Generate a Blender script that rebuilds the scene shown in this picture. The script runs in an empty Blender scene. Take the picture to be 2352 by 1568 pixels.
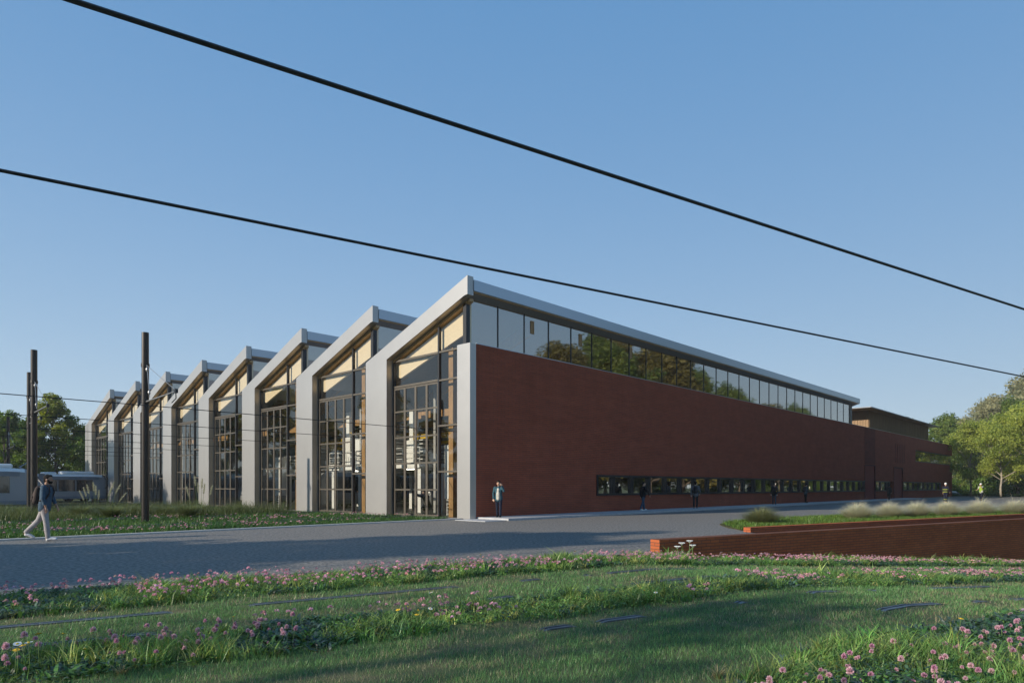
import bpy, bmesh, math, random
import numpy as np
from mathutils import Vector, Matrix, Quaternion
R = math.radians
random.seed(7); rng = np.random.default_rng(11)
sc = bpy.context.scene
COL = sc.collection

# ------------------------------------------------------------------ camera
CAMH = 1.46
cam = bpy.data.cameras.new('camera'); co = bpy.data.objects.new('camera', cam); COL.objects.link(co)
co.location = (0, 0, CAMH); co.rotation_euler = (R(90), 0, 0)
cam.sensor_width = 36.0; cam.lens = 36.0 * 1539 / 2352; cam.shift_y = 0.142
cam.clip_start = 0.1; cam.clip_end = 5000
sc.camera = co
# ------------------------------------------------------------------ sky, sun, exposure
SUN_EL = R(21.0)
SD = Vector((0.868 * math.cos(SUN_EL), 0.497 * math.cos(SUN_EL), -math.sin(SUN_EL)))   # travel direction
w = bpy.data.worlds.new('World'); sc.world = w; w.use_nodes = True
nt = w.node_tree; nt.nodes.clear()
sky = nt.nodes.new('ShaderNodeTexSky'); sky.sky_type = 'NISHITA'; sky.sun_disc = False
sky.sun_elevation = SUN_EL; sky.sun_rotation = math.atan2(-SD.x, -SD.y)
sky.altitude = 0; sky.air_density = 1.0; sky.dust_density = 0.1; sky.ozone_density = 2.6
bg = nt.nodes.new('ShaderNodeBackground'); bg.inputs['Strength'].default_value = 0.15
wo = nt.nodes.new('ShaderNodeOutputWorld')
def wmath(op, a, b=None):
    n = nt.nodes.new('ShaderNodeMath'); n.operation = op
    for i, v in enumerate((a, b)):
        if v is None: continue
        if isinstance(v, (int, float)): n.inputs[i].default_value = v
        else: nt.links.new(v, n.inputs[i])
    return n.outputs[0]
# the sky is looked up a little above the horizon band and with its brightness evened out round the compass
wt = nt.nodes.new('ShaderNodeTexCoord'); ws = nt.nodes.new('ShaderNodeSeparateXYZ'); nt.links.new(wt.outputs['Generated'], ws.inputs[0])
wz = wmath('ADD', wmath('MULTIPLY', wmath('MAXIMUM', ws.outputs[2], 0.0), 0.62), 0.13)
wx = wmath('MULTIPLY', ws.outputs[0], -0.05); wy = wmath('ADD', wmath('MULTIPLY', ws.outputs[1], 0.25), 0.75)
wl = wmath('SQRT', wmath('ADD', wmath('MULTIPLY', wx, wx), wmath('MULTIPLY', wy, wy)))
wr = wmath('DIVIDE', wmath('SQRT', wmath('SUBTRACT', 1.0, wmath('MULTIPLY', wz, wz))), wl)
wc = nt.nodes.new('ShaderNodeCombineXYZ')
nt.links.new(wmath('MULTIPLY', wx, wr), wc.inputs[0]); nt.links.new(wmath('MULTIPLY', wy, wr), wc.inputs[1]); nt.links.new(wz, wc.inputs[2])
nt.links.new(wc.outputs[0], sky.inputs[0])
wg = nt.nodes.new('ShaderNodeValToRGB'); nt.links.new(wmath('MAXIMUM', ws.outputs[2], 0.0), wg.inputs[0])
for _p, _c in ((0.0, (1.02, 0.76, 0.61)), (0.16, (1.10, 0.82, 0.65)), (0.30, (1.30, 1.10, 0.84)), (0.62, (0.50, 1.03, 1.19)), (1.0, (0.50, 1.03, 1.19))):
    e = wg.color_ramp.elements[0] if _p == 0 else (wg.color_ramp.elements[1] if _p == 1.0 else wg.color_ramp.elements.new(_p))
    e.position = _p; e.color = (*[v / 1.3 for v in _c], 1)
wm = nt.nodes.new('ShaderNodeMix'); wm.data_type = 'RGBA'; wm.blend_type = 'MULTIPLY'; wm.inputs[0].default_value = 1.0; wm.clamp_result = False
nt.links.new(sky.outputs[0], wm.inputs[6]); nt.links.new(wg.outputs[0], wm.inputs[7])
nt.links.new(wm.outputs[2], bg.inputs[0]); nt.links.new(bg.outputs[0], wo.inputs[0])
sun = bpy.data.lights.new('sun', 'SUN'); sun.energy = 3.1; sun.angle = R(0.5); sun.color = (1.0, 0.90, 0.76)
so = bpy.data.objects.new('sun', sun); COL.objects.link(so); so.location = (-60, -30, 40)
so.rotation_euler = SD.to_track_quat('-Z', 'Y').to_euler()
sc.view_settings.view_transform = 'Standard'; sc.view_settings.look = 'None'
sc.view_settings.exposure = 0.92; sc.view_settings.gamma = 1.0
sc.cycles.max_bounces = 8; sc.cycles.transparent_max_bounces = 24
sc.cycles.use_denoising = True; sc.cycles.caustics_reflective = False; sc.cycles.caustics_refractive = False

# ------------------------------------------------------------------ frames of reference
C0 = Vector((-1.88, 30.0, 0)); dR = Vector((0.687, 0.7267, 0)); dL = Vector((-0.7267, 0.687, 0))
ROTB = math.atan2(dR.y, dR.x)
def A(a, b, z=0.0): return C0 + dL * a + dR * b + Vector((0, 0, z))         # depot frame -> world
T = Vector((0.845, 0.534, 0)); N = Vector((-0.534, 0.845, 0))
def S(s, n, z=0.0): return T * s + N * n + Vector((0, 0, z))                # foreground track frame -> world
def H(s, n):                                                               # height of the land
    s = np.asarray(s, float); n = np.asarray(n, float)
    near = -0.065 * np.clip(s - 8.5, 0, 38)
    mid = -0.085 * np.clip(s - 18.0, 0, 30)
    return np.where(n < 10.97, near, np.where(n < 14.25, mid, 0.0))
def HW(x, y): return H(x * T.x + y * T.y, x * N.x + y * N.y)

# ------------------------------------------------------------------ materials
MATS = {}
def mat(name, col, rough=0.6, metal=0.0, noise=0.0, nscale=8.0, bump=0.0, bscale=40.0, spec=0.5, col2=None, coords='Object', stretch=None):
    if name in MATS: return MATS[name]
    m = bpy.data.materials.new(name); m.use_nodes = True; t = m.node_tree; b = t.nodes['Principled BSDF']
    b.inputs['Base Color'].default_value = (*col, 1); b.inputs['Roughness'].default_value = rough
    b.inputs['Metallic'].default_value = metal; b.inputs['Specular IOR Level'].default_value = spec
    tc = t.nodes.new('ShaderNodeTexCoord'); vec = tc.outputs[coords]
    if stretch:
        mp = t.nodes.new('ShaderNodeMapping'); mp.inputs['Scale'].default_value = stretch
        t.links.new(vec, mp.inputs[0]); vec = mp.outputs[0]
    if noise or col2:
        n = t.nodes.new('ShaderNodeTexNoise'); n.inputs['Scale'].default_value = nscale; n.inputs['Detail'].default_value = 6
        n.inputs['Roughness'].default_value = 0.65
        t.links.new(vec, n.inputs['Vector'])
        rp = t.nodes.new('ShaderNodeValToRGB')
        c2 = col2 if col2 else tuple(min(1, c * (1 + noise)) for c in col)
        c1 = col if col2 else tuple(c * (1 - noise) for c in col)
        rp.color_ramp.elements[0].position = 0.35; rp.color_ramp.elements[1].position = 0.66
        rp.color_ramp.elements[0].color = (*c1, 1); rp.color_ramp.elements[1].color = (*c2, 1)
        t.links.new(n.outputs['Fac'], rp.inputs[0]); t.links.new(rp.outputs[0], b.inputs['Base Color'])
    if bump:
        n2 = t.nodes.new('ShaderNodeTexNoise'); n2.inputs['Scale'].default_value = bscale; n2.inputs['Detail'].default_value = 4
        t.links.new(vec, n2.inputs['Vector'])
        bp = t.nodes.new('ShaderNodeBump'); bp.inputs['Strength'].default_value = bump; bp.inputs['Distance'].default_value = 0.02
        t.links.new(n2.outputs['Fac'], bp.inputs['Height']); t.links.new(bp.outputs[0], b.inputs['Normal'])
    MATS[name] = m; return m

def brick_mat(name, c1, c2, mortar, bw, bh, ms=0.006, rough=0.75):
    m = bpy.data.materials.new(name); m.use_nodes = True; t = m.node_tree; b = t.nodes['Principled BSDF']
    b.inputs['Roughness'].default_value = 0.9; b.inputs['Specular IOR Level'].default_value = 0.08
    tc = t.nodes.new('ShaderNodeTexCoord'); sp = t.nodes.new('ShaderNodeSeparateXYZ'); t.links.new(tc.outputs['Object'], sp.inputs[0])
    ad = t.nodes.new('ShaderNodeMath'); ad.operation = 'ADD'; t.links.new(sp.outputs[0], ad.inputs[0]); t.links.new(sp.outputs[1], ad.inputs[1])
    cb = t.nodes.new('ShaderNodeCombineXYZ'); t.links.new(ad.outputs[0], cb.inputs[0]); t.links.new(sp.outputs[2], cb.inputs[1])
    br = t.nodes.new('ShaderNodeTexBrick'); br.inputs['Scale'].default_value = 1.0
    br.inputs['Brick Width'].default_value = bw; br.inputs['Row Height'].default_value = bh; br.inputs['Mortar Size'].default_value = ms
    br.inputs['Mortar Smooth'].default_value = 0.2; br.inputs['Bias'].default_value = 0.0
    br.inputs['Color1'].default_value = (*c1, 1); br.inputs['Color2'].default_value = (*c2, 1); br.inputs['Mortar'].default_value = (*mortar, 1)
    t.links.new(cb.outputs[0], br.inputs['Vector'])
    n = t.nodes.new('ShaderNodeTexNoise'); n.inputs['Scale'].default_value = 0.9; n.inputs['Detail'].default_value = 8; n.inputs['Roughness'].default_value = 0.7
    t.links.new(tc.outputs['Object'], n.inputs['Vector'])
    mr = t.nodes.new('ShaderNodeMapRange'); mr.inputs[1].default_value = 0.3; mr.inputs[2].default_value = 0.7; mr.inputs[3].default_value = 0.84; mr.inputs[4].default_value = 1.12
    t.links.new(n.outputs['Fac'], mr.inputs[0])
    mx = t.nodes.new('ShaderNodeMix'); mx.data_type = 'RGBA'; mx.blend_type = 'MULTIPLY'; mx.inputs[0].default_value = 1.0
    t.links.new(br.outputs['Color'], mx.inputs[6]); t.links.new(mr.outputs[0], mx.inputs[7]); t.links.new(mx.outputs[2], b.inputs['Base Color'])
    mp = t.nodes.new('ShaderNodeMapping'); mp.inputs['Scale'].default_value = (0.35, 0.35, 3.6); t.links.new(tc.outputs['Object'], mp.inputs[0])
    n3 = t.nodes.new('ShaderNodeTexNoise'); n3.inputs['Scale'].default_value = 1.0; n3.inputs['Detail'].default_value = 3; t.links.new(mp.outputs[0], n3.inputs['Vector'])
    m3 = t.nodes.new('ShaderNodeMapRange'); m3.inputs[1].default_value = 0.35; m3.inputs[2].default_value = 0.65; m3.inputs[3].default_value = 0.94; m3.inputs[4].default_value = 1.06
    t.links.new(n3.outputs['Fac'], m3.inputs[0])
    mx3 = t.nodes.new('ShaderNodeMix'); mx3.data_type = 'RGBA'; mx3.blend_type = 'MULTIPLY'; mx3.inputs[0].default_value = 1.0
    t.links.new(mx.outputs[2], mx3.inputs[6]); t.links.new(m3.outputs[0], mx3.inputs[7]); t.links.new(mx3.outputs[2], b.inputs['Base Color'])
    bp = t.nodes.new('ShaderNodeBump'); bp.inputs['Strength'].default_value = 0.5; bp.inputs['Distance'].default_value = 0.008; bp.invert = True
    t.links.new(br.outputs['Fac'], bp.inputs['Height']); t.links.new(bp.outputs[0], b.inputs['Normal'])
    return m

def glass_mat(name, tint, ior=1.55, rough=0.0, boost=0.0):
    m = bpy.data.materials.new(name); m.use_nodes = True; t = m.node_tree; t.nodes.clear()
    o = t.nodes.new('ShaderNodeOutputMaterial'); mx = t.nodes.new('ShaderNodeMixShader')
    tr = t.nodes.new('ShaderNodeBsdfTransparent'); tr.inputs[0].default_value = (*tint, 1)
    gl = t.nodes.new('ShaderNodeBsdfGlossy'); gl.inputs['Roughness'].default_value = rough; gl.inputs[0].default_value = (0.98, 0.93, 0.86, 1)
    lw = t.nodes.new('ShaderNodeLayerWeight'); lw.inputs[0].default_value = 0.5
    pw = t.nodes.new('ShaderNodeMath'); pw.operation = 'POWER'; pw.inputs[1].default_value = 4.2
    f0 = 2 * ((ior - 1) / (ior + 1)) ** 2 + boost
    ad = t.nodes.new('ShaderNodeMath'); ad.operation = 'MULTIPLY_ADD'; ad.use_clamp = True; ad.inputs[1].default_value = 1 - f0; ad.inputs[2].default_value = f0
    tc = t.nodes.new('ShaderNodeTexCoord'); ns = t.nodes.new('ShaderNodeTexNoise'); ns.inputs['Scale'].default_value = 0.6; ns.inputs['Detail'].default_value = 1
    bp = t.nodes.new('ShaderNodeBump'); bp.inputs['Strength'].default_value = 0.12; bp.inputs['Distance'].default_value = 0.05
    t.links.new(tc.outputs['Object'], ns.inputs['Vector']); t.links.new(ns.outputs['Fac'], bp.inputs['Height']); t.links.new(bp.outputs[0], gl.inputs['Normal'])
    t.links.new(lw.outputs['Facing'], pw.inputs[0]); t.links.new(pw.outputs[0], ad.inputs[0]); t.links.new(ad.outputs[0], mx.inputs[0])
    t.links.new(tr.outputs[0], mx.inputs[1]); t.links.new(gl.outputs[0], mx.inputs[2]); t.links.new(mx.outputs[0], o.inputs[0])
    MATS[name] = m; return m

def leaf_mat(name, trans=0.35, rough=0.5, gain=1.0):
    m = bpy.data.materials.new(name); m.use_nodes = True; t = m.node_tree; b = t.nodes['Principled BSDF']
    at = t.nodes.new('ShaderNodeAttribute'); at.attribute_name = 'col'
    b.inputs['Roughness'].default_value = rough; b.inputs['Specular IOR Level'].default_value = 0.3
    t.links.new(at.outputs['Color'], b.inputs['Base Color'])
    tl = t.nodes.new('ShaderNodeBsdfTranslucent')
    hs = t.nodes.new('ShaderNodeHueSaturation'); hs.inputs['Hue'].default_value = 0.485; hs.inputs['Saturation'].default_value = 1.1; hs.inputs['Value'].default_value = 1.25 * gain
    t.links.new(at.outputs['Color'], hs.inputs['Color']); t.links.new(hs.outputs[0], tl.inputs[0])
    mx = t.nodes.new('ShaderNodeMixShader'); mx.inputs[0].default_value = trans
    o = t.nodes['Material Output']
    t.links.new(b.outputs[0], mx.inputs[1]); t.links.new(tl.outputs[0], mx.inputs[2]); t.links.new(mx.outputs[0], o.inputs[0])
    MATS[name] = m; return m

M_metal = mat('brushed_aluminium', (0.45, 0.44, 0.425), 0.36, 0.55, noise=0.04, nscale=0.7)
M_eave = mat('sky_tinted_aluminium', (0.40, 0.45, 0.50), 0.35, 0.9)  # blue of the reflected sky put into the base colour
M_bronze = mat('bronze_frame', (0.115, 0.10, 0.08), 0.45, 0.4)
M_return = mat('bronze_return', (0.44, 0.36, 0.27), 0.35, 0.4)
M_black = mat('black_steel', (0.012, 0.013, 0.016), 0.4, 0.0)
M_glass = glass_mat('facade_glass', (0.86, 0.86, 0.82), 1.5, 0.0, 0.03)
M_cglass = glass_mat('clerestory_glass', (0.6, 0.6, 0.58), 1.62, 0.03, 0.30)
M_sglass = glass_mat('strip_glass', (0.7, 0.7, 0.66), 1.6, 0.02, 0.52)
M_brick = brick_mat('dark_red_brick', (0.35, 0.088, 0.047), (0.29, 0.077, 0.043), (0.17, 0.068, 0.048), 0.5, 0.095, 0.012)
M_brick_d = brick_mat('deep_red_brick', (0.23, 0.056, 0.036), (0.18, 0.049, 0.033), (0.12, 0.052, 0.04), 0.5, 0.095, 0.012)
M_brick2 = brick_mat('orange_red_brick', (0.45, 0.122, 0.048), (0.36, 0.097, 0.042), (0.17, 0.075, 0.048), 0.30, 0.072, 0.009)
M_cream = mat('pale_spruce_plywood', (0.80, 0.66, 0.46), 0.6, noise=0.06, nscale=3, stretch=(1, 1, 6))
M_wood = mat('glulam_timber', (0.34, 0.19, 0.07), 0.55, noise=0.2, nscale=4, stretch=(1, 1, 0.3))
M_soffit = mat('oak_soffit', (0.42, 0.26, 0.11), 0.35, noise=0.2, nscale=3)
M_clad = mat('larch_cladding', (0.25, 0.15, 0.065), 0.6, noise=0.25, nscale=2.5, stretch=(6, 6, 0.2))
M_conc = mat('grey_concrete', (0.34, 0.34, 0.34), 0.7, noise=0.15, nscale=2)
M_dconc = mat('dark_concrete_floor', (0.13, 0.13, 0.135), 0.45, noise=0.2, nscale=1.5)
M_deckroof = mat('grey_roof_deck', (0.25, 0.26, 0.28), 0.5, noise=0.1)
M_white = mat('white_paint', (0.78, 0.78, 0.77), 0.4, noise=0.03)
M_yellow = mat('yellow_crane_paint', (0.62, 0.40, 0.02), 0.4)
M_beige = mat('beige_plaster', (0.42, 0.36, 0.27), 0.7, noise=0.12, nscale=1.0)
M_asph = mat('worn_asphalt', (0.07, 0.068, 0.064), 0.7, col2=(0.32, 0.295, 0.26), nscale=13.0, bump=1.0, bscale=26, spec=0.3, coords='Generated' if False else 'Object')
M_pave = mat('pale_paving', (0.42, 0.42, 0.42), 0.6, noise=0.12, nscale=3)
M_kerb = mat('concrete_kerb', (0.50, 0.49, 0.46), 0.65, noise=0.15, nscale=5)
M_lawnsoil = mat('lawn_turf', (0.07, 0.135, 0.045), 0.9, col2=(0.17, 0.155, 0.085), nscale=2.2, bump=1.0, bscale=60, spec=0.1)
M_soil = mat('planted_soil', (0.035, 0.05, 0.018), 0.95, col2=(0.07, 0.06, 0.035), nscale=3.0, bump=1.0, bscale=25, spec=0.1)
M_field = mat('rough_field', (0.05, 0.085, 0.025), 0.95, col2=(0.11, 0.11, 0.045), nscale=0.6, spec=0.1)
M_rail = mat('worn_rail_steel', (0.17, 0.175, 0.19), 0.45, 0.7, noise=0.3, nscale=3)
M_groove = mat('rail_groove', (0.02, 0.02, 0.022), 0.7)
M_bark = mat('tree_bark', (0.13, 0.105, 0.08), 0.9, noise=0.3, nscale=6, bump=0.8, bscale=12)
M_pbark = mat('pale_bark', (0.30, 0.26, 0.20), 0.9, noise=0.3, nscale=6)
M_leaf = leaf_mat('leaves', 0.42, 0.5, 1.35)
M_grass = leaf_mat('grass_blades', 0.30, 0.38)
M_stem = mat('green_stem', (0.10, 0.17, 0.04), 0.6)
M_pink = leaf_mat('pink_petals', 0.3, 0.6)
M_yel = mat('yellow_petals', (0.75, 0.48, 0.02), 0.6)
M_wht = mat('white_petals', (0.78, 0.78, 0.74), 0.6)
M_mast = mat('bronze_brown_mast', (0.022, 0.017, 0.014), 0.38, 0.3, noise=0.12, nscale=2)
M_galv = mat('galvanised_steel', (0.36, 0.36, 0.36), 0.4, 0.7)
M_wire = mat('black_cable', (0.008, 0.008, 0.009), 0.5)

# ------------------------------------------------------------------ mesh helpers
class MB:
    def __init__(s): s.v = []; s.f = []; s.m = []
    def face(s, pts, mi=0):
        i = len(s.v); s.v += [tuple(p) for p in pts]; s.f.append(tuple(range(i, i + len(pts)))); s.m.append(mi)
    def box(s, x0, x1, y0, y1, z0, z1, mi=0):
        i = len(s.v)
        s.v += [(x0, y0, z0), (x1, y0, z0), (x1, y1, z0), (x0, y1, z0), (x0, y0, z1), (x1, y0, z1), (x1, y1, z1), (x0, y1, z1)]
        for f in ((0, 3, 2, 1), (4, 5, 6, 7), (0, 1, 5, 4), (1, 2, 6, 5), (2, 3, 7, 6), (3, 0, 4, 7)):
            s.f.append(tuple(i + k for k in f)); s.m.append(mi)
        return s
    def prism_x(s, poly, x0, x1, mi=0):      # polygon of (y, z), extruded along x
        n = len(poly); i = len(s.v)
        s.v += [(x0, y, z) for y, z in poly] + [(x1, y, z) for y, z in poly]
        s.f.append(tuple(i + k for k in range(n))); s.f.append(tuple(i + n + k for k in reversed(range(n)))); s.m += [mi, mi]
        for k in range(n):
            k2 = (k + 1) % n
            s.f.append((i + k2, i + k, i + n + k, i + n + k2)); s.m.append(mi)
        return s
    def prism_z(s, poly, z0, z1, mi=0):
        n = len(poly); i = len(s.v)
        s.v += [(p[0], p[1], z0) for p in poly] + [(p[0], p[1], z1) for p in poly]
        s.f.append(tuple(i + k for k in reversed(range(n)))); s.f.append(tuple(i + n + k for k in range(n))); s.m += [mi, mi]
        for k in range(n):
            k2 = (k + 1) % n
            s.f.append((i + k, i + k2, i + n + k2, i + n + k)); s.m.append(mi)
        return s
    def tube(s, pts, rad, seg=8, mi=0, cap=True):
        pts = [Vector(p) for p in pts]; n = len(pts)
        if not isinstance(rad, (list, tuple)): rad = [rad] * n
        i0 = len(s.v); up = None
        for k in range(n):
            d = (pts[min(k + 1, n - 1)] - pts[max(k - 1, 0)])
            if d.length < 1e-9: d = Vector((0, 0, 1))
            d.normalize()
            if up is None:
                up = Vector((0, 0, 1)) if abs(d.z) < 0.9 else Vector((1, 0, 0))
            u = d.cross(up)
            if u.length < 1e-4: u = d.cross(Vector((0, 1, 0)))
            u.normalize(); v = u.cross(d); v.normalize(); up = v
            for q in range(seg):
                a = 2 * math.pi * q / seg
                s.v.append(tuple(pts[k] + (u * math.cos(a) + v * math.sin(a)) * rad[k]))
        for k in range(n - 1):
            for q in range(seg):
                q2 = (q + 1) % seg
                s.f.append((i0 + k * seg + q, i0 + k * seg + q2, i0 + (k + 1) * seg + q2, i0 + (k + 1) * seg + q)); s.m.append(mi)
        if cap:
            s.f.append(tuple(i0 + q for q in reversed(range(seg)))); s.m.append(mi)
            s.f.append(tuple(i0 + (n - 1) * seg + q for q in range(seg))); s.m.append(mi)
        return s
    def ball(s, c, r, seg=12, rings=8, mi=0, rot=None):
        if not isinstance(r, (list, tuple)): r = (r, r, r)
        i0 = len(s.v); c = Vector(c)
        def P(v):
            v = Vector(v)
            if rot: v = rot @ v
            return tuple(c + v)
        s.v.append(P((0, 0, r[2])))
        for k in range(1, rings):
            th = math.pi * k / rings
            for q in range(seg):
                ph = 2 * math.pi * q / seg
                s.v.append(P((r[0] * math.sin(th) * math.cos(ph), r[1] * math.sin(th) * math.sin(ph), r[2] * math.cos(th))))
        s.v.append(P((0, 0, -r[2]))); last = len(s.v) - 1
        for q in range(seg):
            q2 = (q + 1) % seg
            s.f.append((i0, i0 + 1 + q, i0 + 1 + q2)); s.m.append(mi)
            s.f.append((last, i0 + 1 + (rings - 2) * seg + q2, i0 + 1 + (rings - 2) * seg + q)); s.m.append(mi)
        for k in range(rings - 2):
            for q in range(seg):
                q2 = (q + 1) % seg
                a = i0 + 1 + k * seg
                s.f.append((a + q, a + seg + q, a + seg + q2, a + q2)); s.m.append(mi)
        return s
    def mesh(s, name, mats, smooth=False):
        me = bpy.data.meshes.new(name); me.from_pydata(s.v, [], s.f)
        for m in (mats if isinstance(mats, (list, tuple)) else [mats]): me.materials.append(m)
        me.polygons.foreach_set('material_index', s.m)
        if smooth: me.polygons.foreach_set('use_smooth', [True] * len(s.f))
        me.update(); return me
    def build(s, name, mats, parent=None, smooth=False, bevel=0):
        me = s.mesh(name, mats, smooth)
        bm = bmesh.new(); bm.from_mesh(me); bmesh.ops.recalc_face_normals(bm, faces=bm.faces)
        if bevel:
            bmesh.ops.bevel(bm, geom=[e for e in bm.edges if len(e.link_faces) == 2 and e.calc_face_angle(0) > 0.6], offset=bevel, segments=1, affect='EDGES', clamp_overlap=True)
        bm.to_mesh(me); bm.free()
        return link(name, me, parent)
def link(name, me, parent=None):
    o = bpy.data.objects.new(name, me); COL.objects.link(o)
    if parent: o.parent = parent
    return o
def tag(o, label=None, cat=None, group=None, kind=None):
    if label: o['label'] = label
    if cat: o['category'] = cat
    if group: o['group'] = group
    if kind: o['kind'] = kind
    elif cat: o['kind'] = 'thing'
    return o
def thing(name, label, cat, loc=(0, 0, 0), rz=0.0, group=None):
    o = bpy.data.objects.new(name, None); COL.objects.link(o); o.location = loc; o.rotation_euler = (0, 0, rz)
    o.empty_display_size = 0.3
    return tag(o, label, cat, group)
def copy_tree(o, parent=None):
    c = o.copy(); COL.objects.link(c)
    if parent: c.parent = parent
    for ch in list(o.children):
        copy_tree(ch, c)
    return c

def np_mesh(name, verts, faces_list, mats, cols=None):
    """verts (N,3); faces_list: list of int arrays (F,k); cols (N,3)"""
    me = bpy.data.meshes.new(name)
    loops = np.concatenate([f.ravel() for f in faces_list]).astype(np.int32)
    sizes = np.concatenate([np.full(len(f), f.shape[1], np.int32) for f in faces_list])
    starts = np.concatenate([[0], np.cumsum(sizes)[:-1]]).astype(np.int32)
    me.vertices.add(len(verts)); me.vertices.foreach_set('co', verts.astype(np.float32).ravel())
    me.loops.add(len(loops)); me.loops.foreach_set('vertex_index', loops)
    me.polygons.add(len(sizes)); me.polygons.foreach_set('loop_start', starts); me.polygons.foreach_set('loop_total', sizes)
    if cols is not None:
        at = me.attributes.new('col', 'FLOAT_COLOR', 'POINT')
        c4 = np.ones((len(verts), 4), np.float32); c4[:, :3] = cols; at.data.foreach_set('color', c4.ravel())
    for m in (mats if isinstance(mats, (list, tuple)) else [mats]): me.materials.append(m)
    me.update(calc_edges=True); return me

def blades(P, h, wd, lean, az, cols, k=2, prof='grass', droop=1.0, tipcol=None):
    """P (n,3) roots, h heights, wd widths, lean horizontal reach, az azimuth, cols (n,3). Returns verts, faces, cols"""
    n = len(P)
    L = np.stack([np.cos(az), np.sin(az), np.zeros(n)], 1)
    side_az = az + np.pi / 2 + rng.normal(0, 0.5, n)
    W = np.stack([np.cos(side_az), np.sin(side_az), np.zeros(n)], 1)
    V = np.zeros((n, 2 * k + 1, 3)); Cc = np.zeros((n, 2 * k + 1, 3))
    for j in range(k + 1):
        u = j / k
        c = P + L * (lean * u ** 1.8)[:, None] + np.array([0, 0, 1.0]) * (h * (u - (droop - 1.0) * u ** 3))[:, None]
        if prof == 'grass': pw = (1 - u * 0.75)
        else: pw = math.sin(math.pi * min(1, 0.12 + 0.88 * u)) + 0.06
        cc = cols if tipcol is None else cols * (1 - u ** .7) + tipcol * u ** .7
        if j < k:
            V[:, 2 * j] = c - W * (wd * pw / 2)[:, None]; V[:, 2 * j + 1] = c + W * (wd * pw / 2)[:, None]
            Cc[:, 2 * j] = cc; Cc[:, 2 * j + 1] = cc
        else:
            V[:, 2 * k] = c; Cc[:, 2 * k] = cc
    base = (np.arange(n) * (2 * k + 1))[:, None]
    F = []
    for j in range(k - 1):
        F.append(base + np.array([2 * j, 2 * j + 1, 2 * j + 3, 2 * j + 2]))
    F.append(base + np.array([2 * k - 2, 2 * k - 1, 2 * k]))
    return V.reshape(-1, 3), F, Cc.reshape(-1, 3)
def merge(parts):
    vs, fs, cs, off = [], [], [], 0
    for v, f, c in parts:
        vs.append(v); cs.append(c); fs += [q + off for q in f]; off += len(v)
    return np.concatenate(vs), fs, np.concatenate(cs)
def vary(base, n, amt=0.25):
    base = np.asarray(base, float)
    return np.clip(base[None, :] * (1 + rng.normal(0, amt, (n, 1))) * (1 + rng.normal(0, amt * 0.35, (n, 3))), 0.005, 0.9)
def vnoise(x, y, sc_, seed=0):
    """smooth value noise 0..1"""
    x = np.asarray(x) * sc_; y = np.asarray(y) * sc_
    xi = np.floor(x).astype(int); yi = np.floor(y).astype(int); fx = x - xi; fy = y - yi
    fx = fx * fx * (3 - 2 * fx); fy = fy * fy * (3 - 2 * fy)
    def h(a, b):
        q = (a * 374761393 + b * 668265263 + seed * 974711) & 0x7fffffff
        q = ((q ^ (q >> 13)) * 1274126177) & 0x7fffffff
        return ((q ^ (q >> 16)) & 0xffff) / 65535.0
    return (h(xi, yi) * (1 - fx) + h(xi + 1, yi) * fx) * (1 - fy) + (h(xi, yi + 1) * (1 - fx) + h(xi + 1, yi + 1) * fx) * fy

# ================================================================== LAND
def frame_b(x, y): return (x - C0.x) * dR.x + (y - C0.y) * dR.y
def frame_a(x, y): return (x - C0.x) * dL.x + (y - C0.y) * dL.y
def HL(x, y):
    t = np.clip((frame_b(np.asarray(x, float), np.asarray(y, float)) - 107.0) / 5.0, 0, 1)
    return HW(np.asarray(x, float), np.asarray(y, float)) - 2.1 * t * t * (3 - 2 * t) * ((np.asarray(x) * N.x + np.asarray(y) * N.y) > 14.2)
def sheet(name, m, sl, nl, dz):
    sl = np.asarray(sl, float); nl = np.asarray(nl, float)
    SS, NN = np.meshgrid(sl, nl, indexing='ij')
    X = SS * T.x + NN * N.x; Y = SS * T.y + NN * N.y
    Z = HL(X, Y) + dz
    V = np.stack([X, Y, Z], -1).reshape(-1, 3); nn = len(nl)
    i, j = np.meshgrid(np.arange(len(sl) - 1), np.arange(nn - 1), indexing='ij')
    b = (i * nn + j).ravel()
    F = np.stack([b, b + nn, b + nn + 1, b + 1], 1)
    me = np_mesh(name, V, [F], m); o = link(name, me); tag(o, kind='structure'); return o
s_lines = [-2500, -800, -300, -100, -60] + list(range(-40, 8, 8)) + [8.5] + list(range(10, 50, 2)) + list(range(50, 220, 4)) + [300, 600, 1200, 3000]
n_lines = [-2500, -600, -150, -50, -20, -8, 0, 5, 10.969, 10.971, 12, 13.2, 14.249, 14.251, 16, 20, 26] + list(range(30, 120, 5)) + [150, 220, 400, 1000, 3500]
g = sheet('ground', M_field, s_lines, n_lines, -0.012)
sheet('lawn', M_lawnsoil, [-60, -20, 0, 8.5] + list(range(10, 62, 2)), [-40, -10, 0, 3, 6, 9, 10.965], 0.0)
def flat(name, m, pts, z):
    me = bpy.data.meshes.new(name); me.from_pydata([(p.x, p.y, z) for p in pts], [], [tuple(range(len(pts)))])
    bm = bmesh.new(); bm.from_mesh(me); bmesh.ops.triangulate(bm, faces=bm.faces); bmesh.ops.recalc_face_normals(bm, faces=bm.faces)
    for f in bm.faces:
        if f.normal.z < 0: f.normal_flip()
    bm.to_mesh(me); bm.free(); me.materials.append(m)
    return tag(link(name, me), kind='structure')
flat('road', M_asph, [S(-48, 10.98), S(17.9, 10.98), S(17.9, 14.28), S(130, 14.28), A(-40, 105.5), A(0, 105.5), A(0.02, -0.02), A(0.45, -0.02), A(0.45, -64)], 0.004)
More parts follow.
